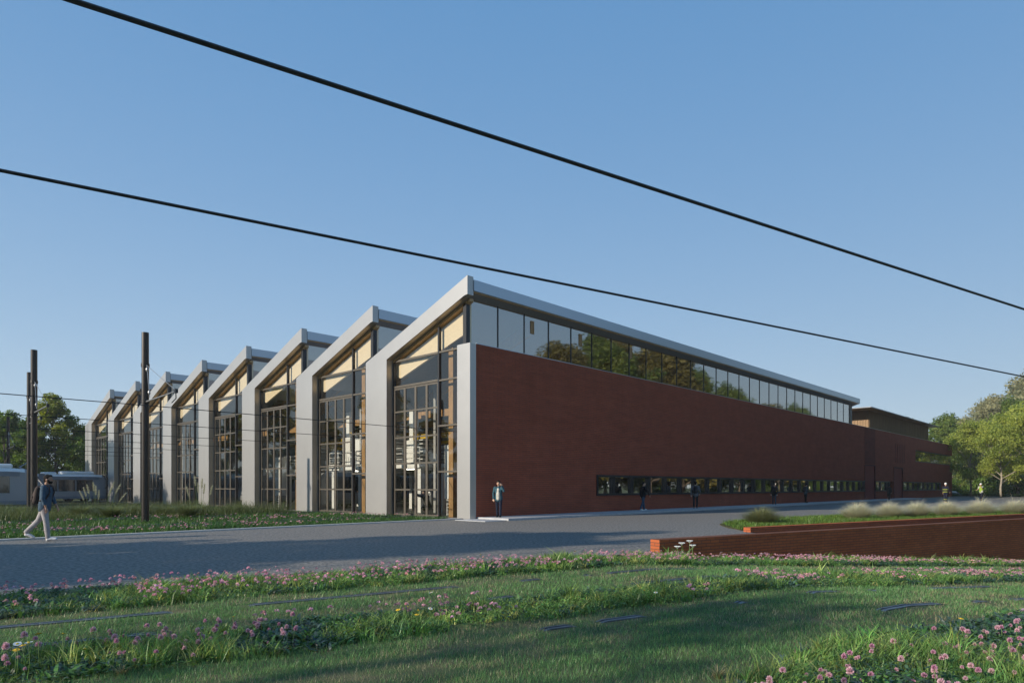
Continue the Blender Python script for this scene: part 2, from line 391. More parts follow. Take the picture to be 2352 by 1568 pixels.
sheet('ramp_road', M_asph, list(range(18, 62, 2)), [10.975, 12, 13.2, 14.245], 0.004)
flat('yard_lawn', M_soil, [A(0.70, -66), A(0.70, -0.02), A(90, -0.02), A(90, -66)], 0.012)
k = MB(); k.box(-66, -0.02, 0.45, 0.70, -0.1, 0.05); o = k.build('kerb', M_kerb); o.location = C0; o.rotation_euler = (0, 0, ROTB); tag(o, kind='structure')
k = MB(); k.box(0.40, 74, -2.0, -0.003, -0.1, 0.10); k.box(-0.9, 0.40, -1.9, -0.003, -0.1, 0.03)
o = k.build('pavement', M_pave, bevel=0.01); o.location = C0; o.rotation_euler = (0, 0, ROTB); tag(o, kind='structure')

# ================================================================== TRAM DEPOT
depot = thing('tram_depot', 'long red brick tram depot with eight sawtooth roof bays and glazed white framed front', 'depot building', C0, ROTB)
BAY = 7.3; NB = 8; LEN = 56.8
def zin(a): return 10.11 - 0.3627 * (a - 0.37)          # inner edge of a portal frame
def ztop(a): return 10.98 - 0.3717 * (a - 0.17)
def zroof(a): return ztop(a) - 0.2

# ---- brick side wall with openings
def wall_grid(mb, x0, x1, z0, z1, yo, yi, holes, mi=0, reveal=0):
    xs = sorted({x0, x1, *[h[0] for h in holes], *[h[1] for h in holes]}); zs = sorted({z0, z1, *[h[2] for h in holes], *[h[3] for h in holes]})
    xs = [x for x in xs if x0 <= x <= x1]; zs = [z for z in zs if z0 <= z <= z1]
    def solid(i, j):
        if i < 0 or j < 0 or i >= len(xs) - 1 or j >= len(zs) - 1: return False
        cx = (xs[i] + xs[i + 1]) / 2; cz = (zs[j] + zs[j + 1]) / 2
        return not any(h[0] < cx < h[1] and h[2] < cz < h[3] for h in holes)
    for i in range(len(xs) - 1):
        for j in range(len(zs) - 1):
            if not solid(i, j): continue
            a, b, c, d = xs[i], xs[i + 1], zs[j], zs[j + 1]
            mb.face([(a, yo, c), (b, yo, c), (b, yo, d), (a, yo, d)], mi); mb.face([(b, yi, c), (a, yi, c), (a, yi, d), (b, yi, d)], mi)
            if not solid(i - 1, j): mb.face([(a, yi, c), (a, yo, c), (a, yo, d), (a, yi, d)], reveal)
            if not solid(i + 1, j): mb.face([(b, yo, c), (b, yi, c), (b, yi, d), (b, yo, d)], reveal)
            if not solid(i, j - 1): mb.face([(a, yi, c), (b, yi, c), (b, yo, c), (a, yo, c)], reveal)
            if not solid(i, j + 1): mb.face([(a, yo, d), (b, yo, d), (b, yi, d), (a, yi, d)], reveal)
WZ0, WZ1 = 0.99, 2.14
holes = [(9.5, 57.9, WZ0, WZ1), (57.95, 61.9, -0.1, 3.92), (62.0, 69.4, WZ0, WZ1), (67.6, 69.4, -0.1, WZ1), (69.45, 73.6, -0.1, 3.88), (73.75, 95.0, WZ0, WZ1), (80.0, 103.0, 4.8, 6.36)]
m = MB(); wall_grid(m, 0.375, 102.9, -0.1, 7.93, 0.0, 0.35, holes)
# recessed grooves beside the upper window: raised strips, their shade put into darker brick
brick_wall = m.build('brick_wall', M_brick, depot)
m = MB()
for q in range(5): m.box(70.1 + q * 1.0, 70.45 + q * 1.0, -0.03, -0.002, 4.4, 6.7)
m.build('groove_strips', M_brick_d, brick_wall)
m = MB(); m.box(57.95, 61.9, -0.012, 0.2, 3.98, 7.925); m.build('brick_panel', M_brick_d, brick_wall)
M_rdoor = mat('oxide_red_door', (0.22, 0.055, 0.042), 0.7, noise=0.08, spec=0.1)
M_rframe = mat('oxide_red_frame', (0.085, 0.018, 0.02), 0.6, spec=0.1)
for x0, x1, zt in ((57.95, 61.9, 3.92), (69.45, 73.6, 3.88)):
    m = MB(); m.box(x0 + 0.15, x1 - 0.15, 0.06, 0.12, 0.0, zt - 0.12); d = m.build('door', M_rdoor, depot)
    m = MB(); m.box(x0, x0 + 0.15, -0.04, 0.14, 0, zt); m.box(x1 - 0.15, x1, -0.04, 0.14, 0, zt); m.box(x0 + 0.15, x1 - 0.15, -0.04, 0.14, zt - 0.12, zt)
    m.build('door_frame', M_rframe, d)
    m = MB(); m.box(x0 + 0.35, x0 + 0.39, 0.0, 0.055, 0.95, 1.25); m.build('handle', M_black, d)
# return end of the wall (far end), parapet coping
m = MB(); wall_grid(m, -14.0, -0.36, 2.2, 7.93, 102.9, 102.5, [(-8, -0.36, 4.8, 6.36)], 0)
for i, v in enumerate(m.v): m.v[i] = (v[1], -v[0], v[2])
m.build('end_wall', M_brick, depot)
m = MB(); m.box(0.4, 102.88, 0.004, 0.6, 7.935, 7.965); m.build('wall_coping', M_eave, depot)
# ground-floor plinth in front of the recessed last stretch, white column at the corner
m = MB(); m.box(92.6, 101.4, 0.36, 0.7, 0.0, 0.99); m.box(95.05, 101.4, -0.006, 0.36, -0.05, 0.98); m.build('plinth_wall', M_brick, depot)
m = MB(); m.tube([(102.2, 0.6, 0.0), (102.2, 0.6, 2.2)], 0.11, 10); m.build('corner_column', M_white, depot)
m = MB(); m.box(95.0, 102.8, 0.36, 12, 2.15, 2.35); m.build('overhang_soffit', M_conc, depot)

def window(x0, x1, z0, z1, yo, f=0.09, depth=0.16, left=True, right=True, glass=M_sglass, name='window'):
    m = MB(); m.box(x0, x1, yo, yo + depth, z1 - f, z1); m.box(x0, x1, yo, yo + depth, z0, z0 + f)
    if left: m.box(x0, x0 + f, yo + 0.003, yo + depth, z0 + f, z1 - f)
    if right: m.box(x1 - f, x1, yo + 0.003, yo + depth, z0 + f, z1 - f)
    w_ = m.build(name, M_black, depot)
    p = MB(); yy = yo + depth * 0.55
    p.face([(x0, yy, z0 + f), (x1, yy, z0 + f), (x1, yy, z1 - f), (x0, yy, z1 - f)]); p.build('pane', glass, w_)
    return w_
# low ribbon window: one window per module
xs = [9.5] + [11.1 + 1.885 * q for q in range(25)]
xs = [x for x in xs if x < 57.2] + [57.9]
for q in range(len(xs) - 1): window(xs[q] + 0.001, xs[q + 1] - 0.001, WZ0, WZ1, -0.07, f=0.12, depth=0.24)
for a_, b_ in ((62.0, 64.0), (64.0, 66.4)): window(a_ + 0.001, b_ - 0.001, WZ0, WZ1, -0.05, f=0.12, depth=0.22)
window(66.4, 67.6, WZ0, WZ1, -0.05, f=0.12, depth=0.22)
m = MB(); m.box(67.7, 69.3, 0.30, 0.34, 0.0, 2.1); d = m.build('glazed_door', M_black, depot); m = MB(); m.box(67.75, 67.79, 0.22, 0.29, 0.9, 1.2); m.build('handle', M_galv, d)
for q in range(8): window(73.75 + q * 2.65 + 0.001, 73.75 + (q + 1) * 2.65 - 0.001, WZ0, WZ1, -0.05, f=0.12, depth=0.22)
for q in range(2): window(95.2 + q * 3.1, 98.2 + q * 3.1, 1.0, 2.14, 0.40, f=0.12, depth=0.12)
# corner ribbon window upstairs
for q in range(6): window(80.0 + q * 3.8 + 0.001, 80.0 + (q + 1) * 3.8 - 0.001, 4.8, 6.36, 0.12, f=0.14, depth=0.14, left=(q == 0), right=False)
# ---- portal frames
poly = [(0.17, ztop(0.17)), (8.09, ztop(8.12)), (8.09, -0.05), (6.25, -0.05), (6.25, zin(6.25)), (0.37, zin(0.37)), (0.17, zin(0.37) + 0.02)]
m = MB(); m.prism_x(poly, 0.0, 0.37); portal_me = m.mesh('portal_frame', M_metal)
bm = bmesh.new(); bm.from_mesh(portal_me); bmesh.ops.recalc_face_normals(bm, faces=bm.faces); bmesh.ops.triangulate(bm, faces=[f for f in bm.faces if len(f.verts) > 4])
bm.to_mesh(portal_me); bm.free()
def bay_part(name, me, kk, parent=None, x=0.0):
    o = link(name, me, parent or depot); o.location = (x, BAY * kk if parent is None else 0, 0); return o
# inner bronze lining of the portal
m = MB()
m.face([(0.34, 6.243, 0.0), (0.02, 6.243, 0.0), (0.02, 6.243, zin(6.25) - 0.01), (0.34, 6.243, zin(6.25) - 0.01)])
m.face([(0.02, 6.243, zin(6.25) - 0.01), (0.02, 0.42, zin(0.42) - 0.01), (0.34, 0.42, zin(0.42) - 0.01), (0.34, 6.243, zin(6.25) - 0.01)])
lining_me = m.mesh('portal_lining', M_return)
# soffit strip of oak just inside the portal
m = MB(); m.prism_x([(6.24, zin(6.24) - 0.02), (0.42, zin(0.42) - 0.02), (0.42, zin(0.42) - 0.16), (6.24, zin(6.24) - 0.16)], 0.375, 0.62); soffit_me = m.mesh('soffit_board', M_soffit)
# black jamb and head posts
m = MB(); m.box(0.375, 0.52, 6.13, 6.24, 0, zin(6.2) - 0.17); m.box(0.375, 0.52, 2.57, 2.67, 0, zin(2.67) - 0.17)
m.box(0.375, 0.60, 0.66, 0.88, 7.9, zin(0.88) - 0.02); jamb_me = m.mesh('black_post', M_black)
# transoms
transom_mes = []
for z in (6.58, 7.9): m = MB(); m.box(0.40, 0.50, 2.67, 6.13, z - 0.05, z + 0.05); transom_mes.append(m.mesh('transom', M_bronze))
for z in (2.19, 4.37, 6.55, 7.9): m = MB(); m.box(0.30 if z < 6 else 0.38, 0.50, 0.78, 2.57, z - 0.04, z + 0.04); transom_mes.append(m.mesh('transom', M_bronze))
# folding door: four leaves
def leaf_mesh():
    m = MB(); wl = 0.865
    m.box(0.0, 0.06, 0, 0.075, 0.04, 6.50); m.box(0.0, 0.06, wl - 0.075, wl, 0.04, 6.50)
    for z in (0.08, 1.33, 2.65, 3.97, 5.29, 6.46): m.box(0.003, 0.057, 0.075, wl - 0.075, z - 0.04, z + 0.04)
    p = MB(); p.face([(0.03, 0.075, 0.1), (0.03, wl - 0.075, 0.1), (0.03, wl - 0.075, 6.45), (0.03, 0.075, 6.45)])
    return m.mesh('door_leaf', M_bronze), p.mesh('pane', M_glass)
leaf_me, leafp_me = leaf_mesh()
m = MB(); xg = 0.45
m.face([(xg, 0.80, 0.02), (xg, 2.57, 0.02), (xg, 2.57, zin(2.57) - 0.17), (xg, 0.88, zin(0.88) - 0.17), (xg, 0.88, 7.94), (xg, 0.80, 7.94)]); sideg_me = m.mesh('side_glass', M_glass)
m = MB(); m.face([(xg, 2.67, 6.63), (xg, 6.13, 6.63), (xg, 6.13, zin(6.13) - 0.17), (xg, 2.67, zin(2.67) - 0.17)]); gable_me = m.mesh('gable_glass', M_glass)
# timber: gable beam of pale plywood and glulam post
m = MB(); m.prism_x([(6.2, zin(6.2) - 0.1), (0.95, zin(0.95) - 0.1), (0.95, zin(0.95) - 1.30), (5.9, zin(5.9) - 1.05), (6.2, 7.15)], 0.64, 0.76)
m.box(0.62, 0.76, 0.72, 0.94, 7.9, zin(0.9)); gbeam_me = m.mesh('gable_beam', M_cream)
m = MB(); m.box(0.85, 1.15, 2.10, 2.42, 0, zin(2.3) - 1.2); post_me = m.mesh('timber_post', M_wood)
# roof slab, underside, eave
m = MB(); m.prism_x([(0.17, zroof(0.10)), (7.95, zroof(7.95)), (7.95, zroof(7.95) - 0.3), (0.17, zroof(0.10) - 0.47)], 0.376, LEN, 0); roof_me = m.mesh('roof', M_deckroof)
m = MB(); m.prism_x([(0.10, zroof(0.10) + 0.03), (0.098, zroof(0.10) + 0.03), (0.098, zroof(0.10) - 0.48), (0.10, zroof(0.10) - 0.48)], 0.376, LEN); eave_me = None
m = MB(); m.box(0.372, LEN + 0.05, 0.12, 0.165, zroof(0.10) - 0.46, zroof(0.10) + 0.04); eave_me = m.mesh('eave_fascia', M_eave)
m = MB(); m.box(0.376, LEN, 0.17, 0.70, zroof(0.1) - 0.52, zroof(0.1) - 0.475); esof_me = m.mesh('eave_soffit', M_soffit)
# trusses
def truss_mesh():
    m = MB()
    m.prism_x([(7.6, 7.35), (0.7, 9.9), (0.7, 9.25), (7.6, 6.85)], -0.13, 0.13)
    m.box(-0.11, 0.11, 0.3, 7.4, 5.55, 5.95)
    m.prism_x([(2.6, 5.9), (5.2, 7.9), (5.2, 7.5), (3.05, 5.9)], -0.09, 0.09)
    return m.mesh('roof_truss', M_wood)
truss_me = truss_mesh()
m = MB()
for x in (4.0, 10, 16): m.box(x - 0.1, x + 0.1, 7.0, 7.2, 0, 7.6)
cpost_me = m.mesh('column', M_conc)
# clerestory
ZC0, ZC1 = 7.94, zroof(0.1) - 0.50
def cl_mesh(wid):
    m = MB(); m.box(0, wid, 0.70, 0.78, ZC1 - 0.07, ZC1 - 0.002); m.box(0, wid, 0.70, 0.78, ZC0, ZC0 + 0.06); m.box(0, 0.05, 0.70, 0.78, ZC0 + 0.06, ZC1 - 0.07)
    p = MB(); p.face([(0, 0.73, ZC0 + 0.06), (wid, 0.73, ZC0 + 0.06), (wid, 0.73, ZC1 - 0.07), (0, 0.73, ZC1 - 0.07)])
    return m.mesh('clerestory_window', M_black), p.mesh('pane', M_cglass)
CW = 1.885; cl_me, clp_me = cl_mesh(CW)
clr_me, clrp_me = cl_mesh(LEN - 0.6 - 5 * CW)
for kk in range(NB):
    bay_part('portal_frame', portal_me, kk); bay_part('portal_lining', lining_me, kk); bay_part('soffit_board', soffit_me, kk)
    bay_part('black_post', jamb_me, kk); [bay_part('transom', t_, kk) for t_ in transom_mes]
    for q in range(4):
        o = link('door_leaf', leaf_me, depot); o.location = (0.40, BAY * kk + 2.67 + q * 0.8655, 0); link('pane', leafp_me, o)
    bay_part('side_glass', sideg_me, kk); bay_part('gable_glass', gable_me, kk)
    bay_part('gable_beam', gbeam_me, kk); bay_part('timber_post', post_me, kk)
    rf = bay_part('roof', roof_me, kk); bay_part('eave_fascia', eave_me, kk, rf); bay_part('eave_soffit', esof_me, kk, rf)
    for b_ in (5.0, 9, 14): bay_part('roof_truss', truss_me, kk, None, b_)
    bay_part('column', cpost_me, kk)
    if kk == 0:
        for q in range(29):
            o = bay_part('clerestory_window', cl_me, kk, None, 0.6 + q * CW); link('pane', clp_me, o)
        wd_ = LEN - 0.4 - 0.6 - 29 * CW
    else:
        for q in range(5):
            o = bay_part('clerestory_window', cl_me, kk, None, 0.6 + q * CW); link('pane', clp_me, o)
        o = bay_part('clerestory_window', clr_me, kk, None, 0.6 + 5 * CW); link('pane', clrp_me, o)
m = MB(); m.box(0.6 + 29 * CW, 0.6 + 29 * CW + 0.35, 0.68, 0.9, 7.94, ZC1); m.build('black_post', M_black, depot)
# corner pillar and far end pillar
m = MB(); m.prism_z([(0, 0.0), (0.37, 0.0), (0.37, 0.86), (0, 0.86)], -0.05, 7.93); m.build('corner_pillar', M_metal, depot)
m = MB(); m.box(0.378, LEN, 59.3, 59.6, -0.05, 8.0); m.build('end_wall', M_metal, depot)
m = MB(); m.box(0, 0.37, 58.9 - 0.4, 59.6, -0.05, 8.05); m.build('end_pillar', M_metal, depot)
# floor, back wall, inner corridor wall
m = MB(); m.box(0.38, 102, 0.36, 59.2, -0.05, 0.02); m.build('floor_slab', M_dconc, depot)
m = MB(); m.box(LEN - 0.3, LEN, 0.9, 59.2, 0.02, 10.4); m.build('rear_wall', M_dconc, depot)
m = MB(); m.box(9.2, 57, 2.6, 2.7, 0.02, 3.2); m.box(9.2, 57, 0.36, 2.6, 3.1, 3.2); m.box(9.2, 9.3, 0.36, 2.6, 0.02, 3.1); m.box(57.2, 95, 2.6, 2.7, 0.02, 7.5); m.build('corridor_wall', M_beige, depot)
m = MB(); m.box(57, 102.4, 0.36, 40, 7.7, 7.9); m.box(57, 102.4, 0.36, 12, 3.9, 4.1); m.box(57, 102.4, 8, 8.1, 0, 7.7); m.build('low_roof', M_conc, depot)
# timber penthouse on the far end
m = MB(); m.box(63.8, 93, 1.2, 13, 7.9, 10.3)
for q in range(100):
    x = 63.85 + q * 0.292; m.box(x, x + 0.07 + 0.05 * ((q * 7) % 3 == 0), 1.15, 1.199, 7.97, 10.29)
for q in range(40):
    y = 1.22 + q * 0.292; m.box(63.75, 63.799, y, y + 0.08, 7.97, 10.29)
ph = m.build('penthouse', M_clad, depot)
m = MB(); m.prism_z([(61.0, 0.15), (95.2, 0.15), (95.2, 14.5), (61.0, 14.5)], 10.32, 10.40); m.build('penthouse_roof', M_deckroof, depot)
m = MB(); m.box(61.05, 95.15, 0.2, 14.4, 10.301, 10.318); m.build('penthouse_soffit', M_soffit, ph)
m = MB(); m.box(64, 69, 5, 9, 10.40, 10.9); m.build('roof_vent', M_galv, depot)

# ================================================================== RETAINING WALLS, RAILS
def wall_box(name, label, s0, s1, n0, n1, ztop, zb=-3.6):
    m = MB(); m.box(0, s1 - s0, 0, n1 - n0, zb, ztop)
    o = m.build(name, M_brick2, bevel=0.006); p = S(s0, n0)
    o.location = p; o.rotation_euler = (0, 0, math.atan2(T.y, T.x)); return tag(o, label, 'wall', 'brick retaining walls')
front_wall = wall_box('retaining_wall', 'long low orange brick retaining wall rising out of the flower strip, nearest to the lawn', 10.72, 75, 10.83, 11.12, 0.29)
rear_wall = wall_box('retaining_wall', 'orange brick retaining wall below the bed of feathery grasses', 18.0, 110, 14.12, 14.40, 0.16)
m = MB()
for q in range(16): m.box(10.5 + q * 0.22, 10.62 + q * 0.22, -0.012, -0.002, -0.17, -0.04)
o = m.build('drain_slots', M_groove, rear_wall)
def rail_open(s_, n): return vnoise(s_, np.asarray(s_) * 0, .95, int(n * 10)) * .6 + vnoise(s_, np.asarray(s_) * 0, 2.9, int(n * 10) + 1) * .4
def rail(label, n, s0=-14, s1=26):
    m = MB(); ss = np.linspace(s0, s1, 161)
    up_ = lambda s_: 0.014 if float(rail_open(s_, n)) > 0.60 else -0.03
    for a, b in ((-0.03, 0.025), (0.06, 0.085)):
        for q in range(160):
            z0 = float(H(ss[q], n)) + up_(ss[q]); z1 = float(H(ss[q + 1], n)) + up_(ss[q + 1])
            P = [S(ss[q], n + a, z0), S(ss[q + 1], n + a, z1), S(ss[q + 1], n + b, z1), S(ss[q], n + b, z0)]
            m.face(P, 0); m.face([P[0], P[1], P[1] - Vector((0, 0, .04)), P[0] - Vector((0, 0, .04))], 0)
    for q in range(160):
        z0 = float(H(ss[q], n)) + up_(ss[q]) - .008; z1 = float(H(ss[q + 1], n)) + up_(ss[q + 1]) - .008
        m.face([S(ss[q], n + 0.026, z0), S(ss[q + 1], n + 0.026, z1), S(ss[q + 1], n + 0.059, z1), S(ss[q], n + 0.059, z0)], 1)
    return tag(m.build('tram_rail', [M_rail, M_groove]), label, 'rail', 'tram rails sunk in the lawn')
RAILS = [4.35, 5.60, 7.52, 8.69]
for n_, l_ in zip(RAILS, ('grooved steel tram rail in the lawn, the one nearest the bottom flower bed',
        'grooved steel tram rail in the lawn just in front of the middle flower strip',
        'grooved steel tram rail in the lawn just behind the middle flower strip',
        'grooved steel tram rail in the lawn just in front of the roadside flower strip')): rail(l_, n_)
# tracks into the bays
for kk in range(4):
    m = MB()
    for e in (-0.62, 0.62):
        m.box(-60, -0.05, 4.4 + BAY * kk + e - 0.05, 4.4 + BAY * kk + e + 0.05, 0.0, 0.075)
    o = m.build('yard_track', M_rail); o.location = C0; o.rotation_euler = (0, 0, ROTB)
    tag(o, 'pair of tram rails crossing the planted yard to the %s bay from the brick corner' % ('first', 'second', 'third', 'fourth')[kk], 'track', 'yard tracks')

# ================================================================== OVERHEAD LINE
def mast(a, b, h, label, arm=3.0, arm_h=4.97, r=0.145):
    t = thing('catenary_mast', label, 'mast', A(a, b), ROTB, 'catenary masts in the yard')
    m = MB(); m.tube([(0, 0, 0), (0, 0, h)], [r, r * 0.94], 20); m.build('pole', M_mast, t, smooth=False)
    m = MB(); m.tube([(0, 0, 0.0), (0, 0, 0.03)], r * 1.5, 16); m.build('base_plate', M_mast, t)
    m = MB(); m.tube([(0, -r, arm_h), (0, -arm * 0.55, arm_h + 0.06), (0, -arm, arm_h + 0.12)], [0.035, 0.03, 0.025], 8); ca = m.build('cantilever_arm', M_galv, t)
    m = MB(); m.tube([(0, -arm, arm_h + 0.08), (0, -arm - 0.02, arm_h - 0.15), (0, -arm + 0.4, arm_h - 0.28)], 0.02, 6); m.box(-0.05, 0.05, -arm - 0.1, -arm + 0.06, arm_h + 0.05, arm_h + 0.2); m.build('registration_arm', M_black, ca)
    m = MB(); m.tube([(0, -r, arm_h + 1.5), (0, -arm, arm_h + 0.15)], 0.011, 5); m.build('stay_wire', M_galv, t)
    m = MB(); pts = [(0, -r - 0.02 - 0.35 * u, arm_h + 1.5 - 1.35 * u) for u in np.linspace(0, 1, 8)]
    m.tube(pts, 0.014, 6)
    for p in (pts[1], pts[6]): m.ball(p, (0.05, 0.05, 0.10), 8, 6)
    m.build('insulator', M_galv, t)
    m = MB(); m.tube([(0, 0, arm_h + 1.44), (0, 0, arm_h + 1.58)], r * 1.12, 16); m.tube([(0, 0, arm_h - 0.07), (0, 0, arm_h + 0.07)], r * 1.12, 16); m.tube([(0, 0, 2.2), (0, 0, 2.3)], r * 1.03, 16); m.build('clamp', M_mast, t)
    return t
mast(8.05, -10.8, 7.83, 'dark round catenary mast with a lit steel arm, alone before the middle bays', 3.3)
mast(17.8, -12.7, 8.2, 'thick dark catenary mast behind the walking man, hiding a thinner one', 2.7, 5.12, 0.15)
mast(24.0, -11.7, 7.95, 'thinner dark catenary mast half hidden by the thick mast', 2.7, 5.05, 0.13)
mast(53.8, -7.6, 7.9, 'distant dark catenary mast at the very left edge before the trees', 2.7, 5.0, 0.13)
def wire(name, pts, r, label, group):
    m = MB(); m.tube(pts, r, 6); return tag(m.build(name, M_wire), label, 'cable', group)
def sagline(p, q, sag, n=40): return [p.lerp(q, u) - Vector((0, 0, 4 * sag * u * (1 - u))) for u in np.linspace(0, 1, n)]
wire('overhead_cable', sagline(S(-70, 8.10, 6.39), S(130, 8.10, 6.39), 0.02, 60), 0.029, 'thick black overhead cable crossing the sky, the upper of the two', 'tram cables over the lawn')
wire('overhead_cable', sagline(S(-70, 13.0, 6.37), S(170, 13.0, 6.37), 0.02, 60), 0.029, 'lower black overhead cable crossing the sky just above the roof peak', 'tram cables over the lawn')
ords = ('first', 'second', 'third', 'fourth', 'fifth', 'sixth', 'seventh')
for kk in range(7):
    y = 4.4 + BAY * kk
    wire('contact_wire', sagline(A(y, -75, 4.42), A(y, -11, 4.42), 0.0, 12) + sagline(A(y, -11, 4.42), A(y, 8, 4.38), 0.02, 8)[1:], 0.016, 'thin black contact wire running over the yard into the %s bay from the brick corner' % ords[kk], 'contact wires into the bays')

# ================================================================== TRAMS
M_tgrey = mat('tram_slate_paint', (0.16, 0.19, 0.23), 0.35, spec=0.6)
M_tlow = mat('tram_dark_slate_paint', (0.30, 0.31, 0.325), 0.25)
M_tglass = mat('tram_dark_glass', (0.02, 0.024, 0.028), 0.05, spec=1.0)
M_lens = mat('headlight_lens', (0.8, 0.8, 0.78), 0.1)
def make_tram(label, length=22.0, W=2.15, Ht=2.66, panto=True):
    t = thing('tram', label, 'tram')
    hw = W / 2
    def sect(x, zt, wtop, wbot=None):
        wb = wbot or hw
        return [(x, -wb, 0.25), (x, wb, 0.25), (x, wb, 0.95), (x, hw * wtop, zt - 0.22), (x, hw * wtop * 0.86, zt), (x, -hw * wtop * 0.86, zt), (x, -hw * wtop, zt - 0.22), (x, -wb, 0.95)]
    secs = [sect(-length, Ht, .97), sect(-2.0, Ht, .97), sect(-1.4, Ht - 0.05, .95), sect(-0.7, Ht - 0.5, .88, hw * .95), sect(-0.22, 1.35, .82, hw * .86), sect(0, 0.8, .7, hw * .7)]
    secs[-1] = [(0, -hw * .7, 0.3), (0, hw * .7, 0.3), (0.0, hw * .7, 0.6), (-0.02, hw * .62, 0.8), (-0.03, hw * .5, 0.86), (-0.03, -hw * .5, 0.86), (-0.02, -hw * .62, 0.8), (0, -hw * .7, 0.6)]
    m = MB()
    for q in range(len(secs)):
        m.v += secs[q]
    for q in range(len(secs) - 1):
        for e in range(8):
            e2 = (e + 1) % 8; m.f.append((q * 8 + e, q * 8 + e2, (q + 1) * 8 + e2, (q + 1) * 8 + e)); m.m.append(1 if e in (3, 4, 5) and q < 2 else (2 if e in (3, 4, 5) and q in (2, 3) else 0))
    m.f.append(tuple(range(8))); m.m.append(0); m.f.append(tuple((len(secs) - 1) * 8 + e for e in range(8))); m.m.append(0)
    m.build('body', [M_tlow, M_white, M_tlow], t)
    # windscreen
    m = MB(); m.face([(-0.30, -hw * .70, 1.27), (-0.30, hw * .70, 1.27), (-0.72, hw * .78, 2.10), (-1.25, hw * .80, 2.50), (-1.25, -hw * .80, 2.50), (-0.72, -hw * .78, 2.10)])
    for i, v in enumerate(m.v): m.v[i] = (v[0] + 0.06, v[1], v[2] + 0.04)
    m.build('windscreen', M_tglass, t)
    for s_ in (-1, 1):
        m = MB(); m.ball((-0.08, s_ * hw * .55, 0.72), (0.09, 0.11, 0.06), 8, 6); m.build('headlight', M_lens, t)
        # window band and doors
        x = -2.2; q = 0
        while x > -length + 1.5:
            wd_ = 1.05 if q % 4 == 3 else 1.45
            y0 = s_ * (hw + 0.012)
            m = MB()
            if q % 4 == 3:
                m.box(x - wd_, x, min(y0, s_ * hw * .98), max(y0, s_ * hw * .98), 0.32, 2.2, 0); m.box(x - wd_ / 2 - 0.02, x - wd_ / 2 + 0.02, min(y0, y0 + s_ * .01), max(y0, y0 + s_ * .01), 0.32, 2.2, 1); m.build('door', [M_tglass, M_tgrey], t)
            else:
                m.box(x - wd_, x - 0.05, min(y0, s_ * hw * .96), max(y0, s_ * hw * .96), 1.02, 2.12, 0); m.build('window', [M_tglass], t)
            x -= wd_ + 0.05; q += 1
        m = MB(); y0 = s_ * (hw + 0.004); m.box(-length, -1.7, min(y0, s_ * hw * .9), max(y0, s_ * hw * .9), 2.13, 2.42); m.build('cantrail_panel', M_tgrey, t)
        m = MB(); m.box(-length, -1.0, min(y0, s_ * hw * .9), max(y0, s_ * hw * .9), 0.26, 0.50); m.build('skirt', M_tgrey, t)
    for x in (-6.5, -13.5, -20.5):
        if -x < length - 0.5:
            m = MB(); m.box(x - 0.25, x + 0.25, -hw * 1.02, hw * 1.02, 0.3, Ht + 0.02); m.build('bellows', M_tgrey, t)
    for x in (-3.4, -10.2, -17.2):
        if -x < length - 2:
            m = MB()
            for dx in (-0.7, 0.7):
                for s_ in (-1, 1): m.tube([(x + dx, s_ * 0.50, 0.3), (x + dx, s_ * 0.66, 0.3)], 0.3, 14)
            m.box(x - 0.9, x + 0.9, -0.5, 0.5, 0.2, 0.42); m.build('bogie', M_black, t)
    for x0, x1, hh in ((-2.0, -4.8, .30), (-5.2, -6.3, .2), (-7.4, -10.2, .24), (-14.2, -17.0, .26)):
        if -x1 < length:
            m = MB(); m.box(x1, x0, -hw * .66, hw * .66, Ht - 0.005, Ht + hh); m.build('roof_unit', M_white, t, bevel=0.09)
    if panto:
        m = MB(); x = -6.9 if length < 24 else -12
        for s_ in (-0.35, 0.35):
            m.tube([(x, s_, Ht + 0.02), (x - 1.15, s_ * .6, Ht + 0.62)], 0.035, 6); m.tube([(x - 1.15, s_ * .6, Ht + 0.62), (x + 0.25, s_ * .5, 4.3)], 0.028, 6)
        m.tube([(x + 0.25, -0.75, 4.26), (x + 0.25, -0.5, 4.36), (x + 0.25, 0.5, 4.36), (x + 0.25, 0.75, 4.26)], 0.03, 6); m.build('pantograph', M_galv, t)
    return t
def place_tram(t, a, b, z=0.0, flip=False): t.location = A(a, b, z); t.rotation_euler = (0, 0, ROTB + (math.pi if flip else 0)); return t
place_tram(make_tram('white roofed tram with dark window band, its nose behind the catenary masts', 28, panto=False), 33.6, -8.9, 0.05)
tr2 = place_tram(make_tram('pale tram with raised pantograph standing before the far bays behind the walking man', 22), 55.5, 1.6, 0.05)
place_tram(make_tram('white nosed tram just inside the glass doors of the third bay', 22), 19.0, 2.6, 0.05, True)
place_tram(make_tram('dark windowed tram parked deep inside the second bay', 20, panto=False), 11.7, 6.5, 0.05, True)
place_tram(make_tram('dark windowed tram parked under the platform inside the first bay', 20, panto=False), 4.4, 7.5, 0.05, True)
place_tram(make_tram('dark windowed tram parked inside the fifth bay', 20, panto=False), 33.6, 5.0, 0.05, True)
ft = make_tram('small distant white tram half sunk behind the far end of the brick building', 12); ft.location = (75.2, 112.0, -1.85); ft.rotation_euler = (0, 0, R(-4))

